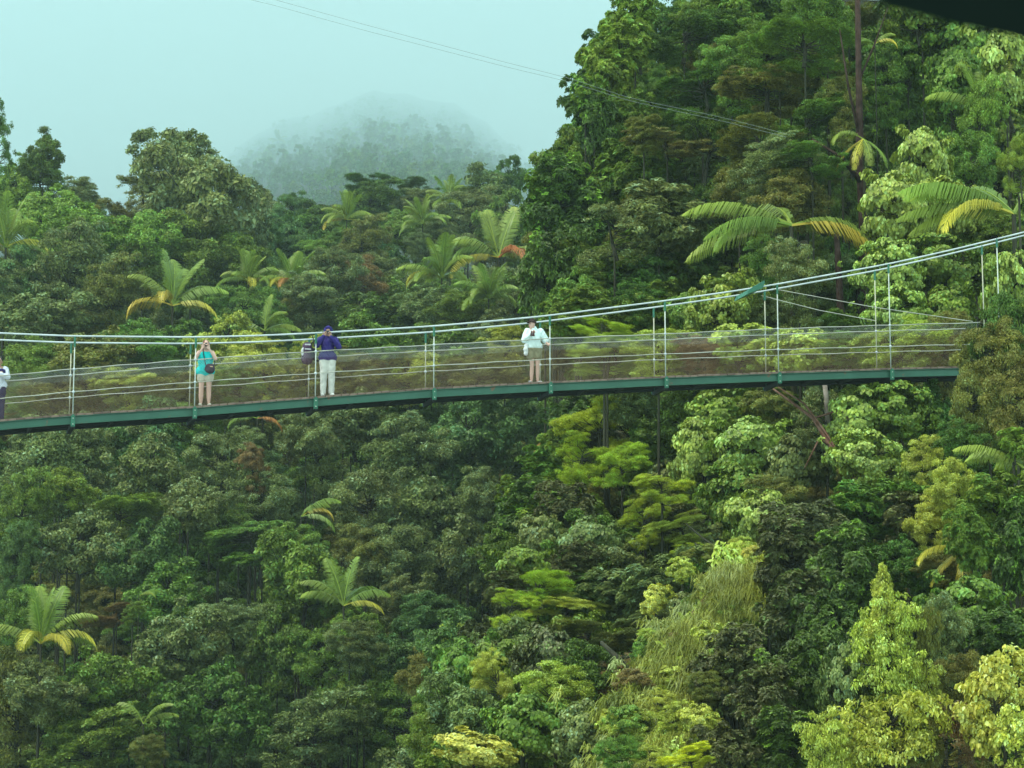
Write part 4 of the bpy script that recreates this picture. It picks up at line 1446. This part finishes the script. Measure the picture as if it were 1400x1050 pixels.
# ------------------------------------------------------------------ people
def blob(name, prims, voxel, mat, parent, smooth=3):
    mb = MB()
    for p in prims:
        if p[0] == 'c':
            mb.capsule(*p[1:])
        else:
            mb.sphere(p[1], p[2], 12, 8)
    me = mb.mesh('tmp')
    o = bpy.data.objects.new('tmp', me)
    COL.objects.link(o)
    md = o.modifiers.new('r', 'REMESH')
    md.mode = 'VOXEL'
    md.voxel_size = voxel
    ms = o.modifiers.new('s', 'SMOOTH')
    ms.iterations = smooth
    ms.factor = .6
    dg_ = bpy.context.evaluated_depsgraph_get()
    nm = bpy.data.meshes.new_from_object(o.evaluated_get(dg_))
    bpy.data.objects.remove(o)
    nm.name = name
    if voxel > .0095:                          # folds in cloth
        co = np.empty(len(nm.vertices) * 3, dtype=np.float32)
        nm.vertices.foreach_get('co', co)
        co = co.reshape(-1, 3)
        no = np.array([v.normal[:] for v in nm.vertices])
        w = np.sin(co[:, 2] * 38 + 5 * np.sin(co[:, 0] * 17) + 4 * np.sin(co[:, 1] * 21)) * .6 + np.sin(co[:, 0] * 44 + co[:, 2] * 25 + 2.0) * .4
        co = co + no * (w * .0075)[:, None]
        nm.vertices.foreach_set('co', co.astype(np.float32).ravel())
    nm.materials.append(mat)
    nm.polygons.foreach_set('use_smooth', np.ones(len(nm.polygons), dtype=bool))
    return obj(name, nm, parent)


def V3(*a):
    return Vector(a)


def hand(wr, d, n, curl=.6, r=.0085):
    """palm and five fingers; d = pointing direction, n = palm normal (fingers curl towards it)"""
    d, n = Vector(d).normalized(), Vector(n)
    n = (n - d * n.dot(d)).normalized()
    s = d.cross(n)
    out = []
    for q in (-.03, -.01, .01, .03):
        out.append(('c', wr + s * q * .5, wr + d * .085 + s * q, .016, .013))
    for q, l in ((-.033, .065), (-.011, .08), (.011, .075), (.033, .058)):
        a = wr + d * .09 + s * q
        b = a + (d * math.cos(curl * .6) + n * math.sin(curl * .6)) * l * .55
        c = b + (d * math.cos(curl * 1.7) + n * math.sin(curl * 1.7)) * l * .5
        out += [('c', a, b, r, r * .95), ('c', b, c, r * .95, r * .8)]
    a = wr + d * .03 - s * .03
    b = a + (d * .6 - s * .8 + n * .3).normalized() * .04
    c = b + (d * .8 - s * .2 + n * .5).normalized() * .032
    out += [('c', a, b, .013, .010), ('c', b, c, .010, .009)]
    return out


SKIN1 = surface('sunburnt_skin', (.62, .36, .29), (.66, .40, .33), 4, .55)
SKIN2 = surface('tan_skin', (.36, .19, .13), (.40, .22, .15), 4, .55)
HAIR1 = surface('reddish_hair', (.16, .06, .035), (.22, .09, .05), 20, .6)
HAIR2 = surface('dark_hair', (.02, .014, .012), (.035, .025, .02), 20, .6)
EYE = surface('dark_eye', (.015, .012, .01), (.02, .016, .014), 5, .3)
LIP = surface('lips', (.38, .14, .12), (.42, .17, .14), 5, .5)
BLK = surface('black_plastic', (.012, .012, .014), (.02, .02, .024), 5, .4)


def cloth(name, c, k=.82):
    return surface(name, tuple(v * k for v in c), c, 7, .85, spec=.2, bump=.5)


def make_person(base, J, skin, hairmat, label, fat=1.0, yaw=0.0, look=(0, -1, 0), name='person'):
    root = empty(name, base, label, 'person', rz=yaw)
    f = fat
    pr_ = []
    # trunk
    pr_ += [('c', J['hipL'], J['hipR'], .095 * f, .095 * f), ('c', J['pel'], J['waist'], .115 * f, .105 * f), ('c', J['waist'], J['chest'], .105 * f, .12 * f),
            ('c', J['shL'].lerp(J['shR'], .2), J['shR'].lerp(J['shL'], .2), .075, .075), ('c', J['chest'], J['neck'], .10, .05), ('c', J['neck'], J['head'] - V3(0, 0, .05), .05, .055)]
    for s in 'LR':
        pr_ += [('c', J['sh' + s], J['el' + s], .048 * f, .038 * f), ('c', J['el' + s], J['wr' + s], .036 * f, .024),
                ('c', J['hip' + s], J['kn' + s], .088 * f, .052 * f), ('c', J['kn' + s], J['an' + s] * .6 + J['kn' + s] * .4, .052 * f, .050 * f), ('c', J['an' + s] * .6 + J['kn' + s] * .4, J['an' + s], .050 * f, .034),
                ('c', J['an' + s] - V3(0, -.02, .04), J['to' + s], .034, .024)]
        pr_ += hand(J['wr' + s], J['hd' + s], J['hn' + s], J.get('curl' + s, .8))
    h = J['head']
    l = Vector(look).normalized()
    sd_ = V3(-l.y, l.x, 0).normalized()
    pr_ += [('s', h + V3(0, 0, .012), (.074, .088, .105)), ('s', h + l * .025 - V3(0, 0, .05), (.052, .06, .06)), ('c', h + l * .082 + V3(0, 0, .008), h + l * .098 - V3(0, 0, .022), .009, .014),
            ('s', h + sd_ * .077 - V3(0, 0, .01), (.014, .018, .03)), ('s', h - sd_ * .077 - V3(0, 0, .01), (.014, .018, .03))]
    blob('body', pr_, .0085, skin, root)
    for sgn in (-1, 1):
        m_ = MB()
        m_.sphere(h + l * .079 + sd_ * .031 * sgn + V3(0, 0, .012), (.012, .012, .008), 8, 6)
        obj('eye', m_.mesh('eye', EYE, True), root)
    m_ = MB()
    m_.sphere(h + l * .083 - V3(0, 0, .052), (.024, .012, .008), 8, 6)
    obj('mouth', m_.mesh('mouth', LIP, True), root)
    return root


def shoe(J, s, root, mat, name='shoe', grow=1.25):
    a, t = J['an' + s], J['to' + s]
    blob(name, [('c', a - V3(0, -.03, .045), t, .040 * grow * .85, .030 * grow), ('c', a - V3(0, -.045, .05), t - V3(0, 0, .002), .03, .03)], .009, mat, root, 2)


def base_pose(Ht):
    k = Ht / 1.70
    J = dict(pel=V3(0, 0, .94), waist=V3(0, .005, 1.06), chest=V3(0, .0, 1.27), neck=V3(0, .01, 1.45), head=V3(0, -.01, 1.585),
             shL=V3(-.17, 0, 1.385), shR=V3(.17, 0, 1.385), hipL=V3(-.085, 0, .92), hipR=V3(.085, 0, .92), knL=V3(-.095, -.02, .50), knR=V3(.095, -.02, .50),
             anL=V3(-.10, .02, .085), anR=V3(.10, .02, .085), toL=V3(-.125, -.15, .03), toR=V3(.125, -.15, .03))
    return {a: b * k for a, b in J.items()}


def on_deck(px, off=.2):
    p = br(px, smoothinterp(px, DK), off)
    return p


YAW = math.radians(8)
# woman in turquoise photographing
Ht = 1.60
J = base_pose(Ht)
J['hipL'] += V3(.01, 0, 0)
J['head'] = V3(.005, -.05, 1.485)
J.update(elL=V3(-.235, -.17, 1.14), elR=V3(.235, -.15, 1.13), wrL=V3(-.085, -.21, 1.375), wrR=V3(.075, -.22, 1.36), hdL=V3(.4, -.05, .9), hdR=V3(-.4, -.05, .9), hnL=V3(0, -1, 0), hnR=V3(0, -1, 0))
J['curlL'] = J['curlR'] = 1.2
w1 = make_person(on_deck(281.5), J, SKIN1, HAIR1, 'woman in turquoise sleeveless top and beige shorts holding a camera to her face', 1.14, YAW)
blob('hair', [('s', J['head'] + V3(0, .022, .03), (.088, .094, .10)), ('c', J['head'] + V3(.05, .04, 0), J['head'] + V3(.07, .03, -.10), .04, .03), ('c', J['head'] + V3(-.05, .04, 0), J['head'] + V3(-.06, .03, -.08), .04, .025)], .01, HAIR1, w1)
TURQ = cloth('turquoise_cloth', (.02, .62, .62))
blob('tank_top', [('c', J['pel'] + V3(-.075, 0, -.03), J['pel'] + V3(.075, 0, -.03), .155, .155), ('c', J['pel'], J['waist'], .165, .152), ('c', J['waist'] + V3(-.03, 0, 0), J['chest'] + V3(-.05, -.015, 0), .14, .145),
                  ('c', J['waist'] + V3(.03, 0, 0), J['chest'] + V3(.05, -.015, 0), .14, .145), ('c', J['shL'] + V3(.06, 0, -.02), J['chest'] + V3(-.06, 0, -.04), .05, .08), ('c', J['shR'] + V3(-.06, 0, -.02), J['chest'] + V3(.06, 0, -.04), .05, .08)], .012, TURQ, w1)
BEI = cloth('beige_cotton', (.62, .56, .46))
blob('shorts', [('c', J['hipL'] + V3(-.01, 0, 0), J['hipL'].lerp(J['knL'], .52) + V3(-.01, 0, 0), .125, .105), ('c', J['hipR'] + V3(.01, 0, 0), J['hipR'].lerp(J['knR'], .52) + V3(.01, 0, 0), .125, .105), ('c', J['hipL'], J['hipR'], .13, .13)], .012, BEI, w1)
for s_s in 'LR':
    shoe(J, s_s, w1, cloth('cream_shoe', (.72, .66, .55)))
c_ = empty('camera', w1.matrix_basis @ V3(.0, -.17, 1.455), 'black camera held to the face of the woman in turquoise', 'camera', rz=YAW)
m = MB()
m.bar((-.065, 0, 0), (.065, 0, 0), .05, .08)
m.bar((-.03, 0, .045), (.03, 0, .045), .04, .02)
obj('camera_body', m.mesh('camera_body', BLK), c_)
m = MB()
m.tube([(0, -.02, 0), (0, -.05, 0), (0, -.09, 0)], [.034, .034, .036], 12)
obj('lens', m.mesh('lens', BLK, True), c_)
bagm = cloth('dark_maroon_nylon', (.060, .045, .060))
bg_ = empty('shoulder_bag', w1.matrix_basis @ V3(.10, -.20, .885), 'dark round shoulder bag hanging at the turquoise-top woman\'s hip', 'bag', rz=YAW)
blob('bag_body', [('s', V3(0, 0, 0), (.125, .06, .125)), ('s', V3(.02, -.02, -.03), (.10, .055, .09)), ('s', V3(0, -.01, .05), (.11, .05, .07))], .012, bagm, bg_)
m = MB()
m.tube([(-.1, 0, .08), (-.13, .03, .25), (-.17, .06, .45), (-.16, .16, .52)], .012, 5)
m.tube([(.1, .02, .08), (.12, .08, .25), (-.02, .30, .44), (-.16, .20, .52)], .012, 5)
obj('strap', m.mesh('strap', BLK), bg_)
m = MB()
m.bar((.0, -.055, .045), (.07, -.055, .04), .02, .02)
obj('badge', m.mesh('badge', surface('tan_badge', (.45, .28, .18), (.5, .33, .2), 5, .6)), bg_)

# person in a hooded purple jacket
Ht = 1.72
J = base_pose(Ht)
J['head'] = V3(.0, -.04, 1.585)
J.update(elL=V3(-.27, -.12, 1.24), elR=V3(.26, -.13, 1.21), wrL=V3(-.12, -.24, 1.44), wrR=V3(.06, -.24, 1.43), hdL=V3(.5, .1, .8), hdR=V3(-.3, .1, .9), hnL=V3(0, -1, 0), hnR=V3(0, -1, 0))
J['curlL'] = J['curlR'] = 1.2
w2 = make_person(on_deck(449.5), J, SKIN2, HAIR2, 'person in purple hooded jacket and white trousers raising a camera', 1.0, YAW, look=(-.25, -1, 0))
PUR = cloth('purple_nylon', (.042, .030, .19), .7)
blob('jacket', [('c', J['hipL'] + V3(0, 0, .04), J['hipR'] + V3(0, 0, .04), .145, .145), ('c', J['pel'] + V3(0, 0, .10), J['waist'], .155, .155), ('c', J['waist'], J['chest'], .155, .165), ('c', J['shL'] + V3(.03, 0, -.02), J['shR'] + V3(-.03, 0, -.02), .095, .095),
                ('c', J['shL'], J['elL'], .085, .07), ('c', J['elL'], J['wrL'], .068, .045), ('c', J['shR'], J['elR'], .085, .07), ('c', J['elR'], J['wrR'], .068, .045), ('c', J['neck'] - V3(0, 0, .02), J['neck'] + V3(0, .03, .05), .085, .07)], .012, PUR, w2)
blob('hood', [('s', J['head'] + V3(.01, .035, .035), (.115, .115, .125)), ('c', J['head'] + V3(0, .05, -.03), J['neck'] + V3(0, .04, .0), .095, .085), ('s', J['head'] + V3(-.005, -.055, .10), (.075, .04, .04))], .011, PUR, w2)
WHT = cloth('off_white_cotton', (.72, .70, .66))
blob('trousers', [('c', J['hipL'], J['knL'], .118, .083), ('c', J['knL'], J['anL'] + V3(0, 0, .01), .083, .068), ('c', J['hipR'], J['knR'], .118, .083), ('c', J['knR'], J['anR'] + V3(0, 0, .01), .083, .068), ('c', J['hipL'], J['hipR'], .125, .125)], .011, WHT, w2)
for s_s in 'LR':
    shoe(J, s_s, w2, cloth('white_trainer', (.82, .80, .78)), grow=1.35)
c_ = empty('camera', w2.matrix_basis @ V3(-.035, -.20, 1.555), 'small dark camera in the hands of the purple-hooded person', 'camera', rz=YAW)
m = MB()
m.bar((-.055, 0, 0), (.055, 0, 0), .04, .065)
obj('camera_body', m.mesh('camera_body', BLK), c_)
m = MB()
m.tube([(0, -.02, 0), (0, -.06, 0)], [.026, .026], 12)
obj('lens', m.mesh('lens', BLK, True), c_)
# backpack hanging on the rail beside them
bp_c = br(425.5, 478, .42)
bp_ = empty('backpack', bp_c, 'dark purple backpack with white patches hanging by the post left of the hooded person', 'backpack', rz=YAW)
BPM = cloth('dull_purple_nylon', (.11, .065, .12), .5)
blob('pack_body', [('c', V3(-.02, 0, -.16), V3(-.02, 0, .14), .145, .12), ('s', V3(-.02, -.06, -.12), (.12, .10, .13)), ('s', V3(-.01, -.05, .10), (.10, .10, .12))], .013, BPM, bp_)
blob('side_pocket', [('c', V3(.12, -.02, -.12), V3(.13, -.02, .06), .07, .06)], .012, cloth('black_nylon', (.025, .022, .035)), bp_)
blob('bottle', [('c', V3(-.14, -.08, -.06), V3(-.13, -.08, .08), .035, .03)], .01, cloth('pale_label', (.7, .68, .72)), bp_)
m = MB()
m.bar((-.09, -.165, .17), (.05, -.165, .17), .012, .035)
m.bar((-.09, -.165, .06), (.06, -.165, .055), .012, .03)
obj('stripe', m.mesh('stripe', cloth('reflective_band', (.6, .58, .62))), bp_)
m = MB()
m.tube([(.06, 0, .2), (.14, .0, .3), (.1, .05, .42)], .016, 5)
m.tube([(.14, 0, -.18), (.26, 0, -.20), (.36, -.02, -.22)], .02, 5)
m.tube([(.12, 0, .05), (.26, 0, .04), (.36, -.02, -.02)], .028, 5)
obj('strap', m.mesh('strap', BLK), bp_)

# man in white jacket and shorts
Ht = 1.61
J = base_pose(Ht)
J['head'] = V3(-.05, -.02, 1.48)
J['knL'] += V3(.04, 0, 0)
J['anL'] += V3(.035, 0, 0)
J['toL'] += V3(-.01, .02, 0)
J['toR'] = J['anR'] + V3(.06, -.15, -.055)
J.update(elL=V3(-.245, -.03, 1.08), elR=V3(.29, .02, 1.11), wrL=V3(-.10, -.20, 1.21), wrR=V3(.31, -.10, 1.01), hdL=V3(.6, -.1, .5), hdR=V3(.2, -.6, -.2), hnL=V3(0, -1, 0), hnR=V3(0, 0, -1))
J['curlL'] = 1.4
J['curlR'] = 1.2
w3 = make_person(on_deck(733), J, SKIN1, HAIR2, 'person in white jacket, khaki shorts and dark hat looking left on the bridge', .98, YAW, look=(-.8, -.5, -.1))
WJ = cloth('pale_aqua_cotton', (.78, .90, .90), .93)
blob('jacket', [('c', J['hipL'] + V3(0, 0, .06), J['hipR'] + V3(0, 0, .06), .14, .14), ('c', J['pel'] + V3(0, 0, .10), J['waist'], .16, .165), ('c', J['waist'], J['chest'], .17, .165), ('c', J['shL'] + V3(.03, 0, -.02), J['shR'] + V3(-.03, 0, -.02), .09, .09),
                ('c', J['shL'], J['elL'], .088, .08), ('c', J['elL'], J['wrL'], .08, .05), ('c', J['shR'], J['elR'], .09, .09), ('c', J['elR'], J['elR'].lerp(J['wrR'], .5), .085, .07), ('c', J['neck'] - V3(0, 0, .03), J['neck'] + V3(0, .03, .02), .09, .075)], .012, WJ, w3)
KH = cloth('khaki_cotton', (.26, .24, .15))
blob('shorts', [('c', J['hipL'] + V3(-.015, 0, 0), J['hipL'].lerp(J['knL'], .50) + V3(-.02, 0, 0), .12, .105), ('c', J['hipR'] + V3(.01, 0, 0), J['hipR'].lerp(J['knR'], .50) + V3(.015, 0, 0), .12, .105), ('c', J['hipL'], J['hipR'], .13, .13)], .012, KH, w3)
HAT = cloth('dark_brown_felt', (.055, .035, .032), .6)
blob('hat', [('s', J['head'] + V3(.01, .01, .085), (.09, .10, .075)), ('s', J['head'] + V3(-.01, -.01, .055), (.135, .14, .018)), ('c', J['head'] + V3(.05, .05, .03), J['head'] + V3(.06, .05, -.05), .05, .035)], .01, HAT, w3)
for s_s in 'LR':
    shoe(J, s_s, w3, cloth('grey_sandal', (.55, .50, .50)), 'sandal', 1.15)
bn = empty('binoculars', w3.matrix_basis @ V3(-.075, -.26, 1.21), 'small dark binoculars held at the white jacket\'s chest', 'binoculars', rz=YAW)
for sx_ in (-.028, .028):
    m = MB()
    m.tube([(sx_, 0, .06), (sx_, 0, .01), (sx_, -.01, -.06)], [.018, .022, .030], 10)
    obj('barrel', m.mesh('barrel', surface('maroon_rubber', (.07, .02, .025), (.09, .03, .035), 5, .5), True), bn)
cl_ = empty('cloth_bag', w3.matrix_basis @ V3(-.215, -.10, .86), 'small white cloth bag hanging beside the khaki shorts', 'bag', rz=YAW)
blob('bag_body', [('c', V3(0, 0, -.13), V3(.01, 0, .08), .055, .05), ('s', V3(-.01, -.02, -.03), (.065, .045, .06))], .011, cloth('white_cloth', (.8, .8, .82)), cl_)

# person at the left edge of the frame
Ht = 1.52
J = base_pose(Ht)
J.update(elL=V3(-.22, -.12, 1.05), elR=V3(.22, -.10, 1.04), wrL=V3(-.02, -.20, 1.10), wrR=V3(.0, -.22, 1.12), hdL=V3(1, -.1, .3), hdR=V3(-1, -.1, .3), hnL=V3(0, 1, 0), hnR=V3(0, 1, 0))
w0 = make_person(on_deck(-3, .25), J, SKIN2, HAIR2, 'dark-haired person in white and navy top cut off by the left edge', 1.0, YAW)
blob('hair', [('s', J['head'] + V3(0, .02, .035), (.088, .098, .095))], .01, HAIR2, w0)
blob('sweater', [('c', J['hipL'] + V3(0, 0, .04), J['hipR'] + V3(0, 0, .04), .13, .13), ('c', J['pel'], J['waist'], .15, .15), ('c', J['waist'], J['chest'], .15, .155), ('c', J['shL'] + V3(.03, 0, -.02), J['shR'] + V3(-.03, 0, -.02), .085, .085), ('c', J['shR'], J['elR'], .08, .065), ('c', J['elR'], J['elR'].lerp(J['wrR'], .8), .065, .05),
                 ('c', J['shL'], J['elL'], .08, .065), ('c', J['elL'], J['elL'].lerp(J['wrL'], .8), .065, .05)], .012, cloth('white_knit', (.72, .72, .82)), w0)
NV = cloth('navy_cloth', (.035, .03, .13), .6)
blob('navy_panel', [('c', J['chest'] + V3(-.07, -.10, .03), J['chest'] + V3(.08, -.10, .03), .085, .085)], .012, NV, w0)
blob('trousers', [('c', J['hipL'], J['knL'], .112, .08), ('c', J['knL'], J['anL'] + V3(0, 0, .01), .08, .066), ('c', J['hipR'], J['knR'], .112, .08), ('c', J['knR'], J['anR'] + V3(0, 0, .01), .08, .066), ('c', J['hipL'], J['hipR'], .12, .12)], .012, cloth('navy_trousers', (.04, .035, .09), .7), w0)
for s_s in 'LR':
    shoe(J, s_s, w0, cloth('dark_shoe', (.05, .05, .06)))


# ------------------------------------------------------------------ labels: each plant by look and place
def where(px, py):
    d = float(np.interp(px, DK[0], DK[1])) if px < 1345 else 500
    c = float(np.interp(px, CB[0], CB[1]))
    if px < 70:
        col = 'at the left edge'
    elif px < 200:
        col = 'near the leftmost hanger'
    elif px < 350:
        col = 'by the turquoise-top woman'
    elif px < 520:
        col = 'by the purple-hooded person'
    elif px < 660:
        col = 'by the middle hanger'
    elif px < 800:
        col = 'by the white-jacketed person'
    elif px < 980:
        col = 'left of the green saddle'
    elif px < 1130:
        col = 'by the green cable saddle'
    elif px < 1290:
        col = 'toward the bridge end'
    else:
        col = 'at the right edge'
    if py > d + 300:
        row_ = 'near the frame bottom'
    elif py > d + 140:
        row_ = 'far under the bridge'
    elif py > d:
        row_ = 'just under the bridge'
    elif py > c:
        row_ = 'behind the railing'
    elif py > c - 100:
        row_ = 'just above the cables'
    else:
        row_ = 'high above the cables'
    return row_ + ' ' + col


from collections import defaultdict
cells = defaultdict(list)
for p in PLANTS:
    root, phrase, colr, px, py, lab = p
    if lab == 'HILL':
        cols = ['far left foot', 'left flank', 'left shoulder', 'middle', 'right shoulder', 'right flank', 'far right foot']
        side = cols[int(np.searchsorted([330, 400, 480, 570, 650, 720], px))]
        rws = ['top edge', 'upper slope', 'mid slope', 'lower slope', 'base']
        hgt = rws[int(np.searchsorted([165, 190, 215, 245], py))]
        cells[f'{colr} misty tree on hill {hgt}, {side}'].append((px, py, root))
        continue
    key = (colr + ' ' + phrase).strip() + ' ' + where(px, py)
    cells[key].append((px, py, root))
ORD = ['leftmost', 'second from left', 'third from left', 'fourth from left', 'fifth from left', 'sixth from left', 'seventh from left', 'eighth from left', 'ninth from left', 'tenth from left', 'eleventh from left', 'twelfth from left']
for key, lst in cells.items():
    lst.sort(key=lambda t: t[0])
    for i_, (px, py, root) in enumerate(lst):
        if len(lst) == 1:
            root['label'] = key
        elif i_ == len(lst) - 1:
            root['label'] = key + ', rightmost'
        else:
            root['label'] = key + ', ' + ORD[min(i_, 11)]
        root['group'] = 'trees on the misty hillside' if root.name.startswith('hillside') else 'palms rising out of the forest' if root.name.startswith('palm') else 'trees and creepers clothing the gorge slopes'

if 0:
    print('TRIS', sum(len(m.polygons) for m in bpy.data.meshes))
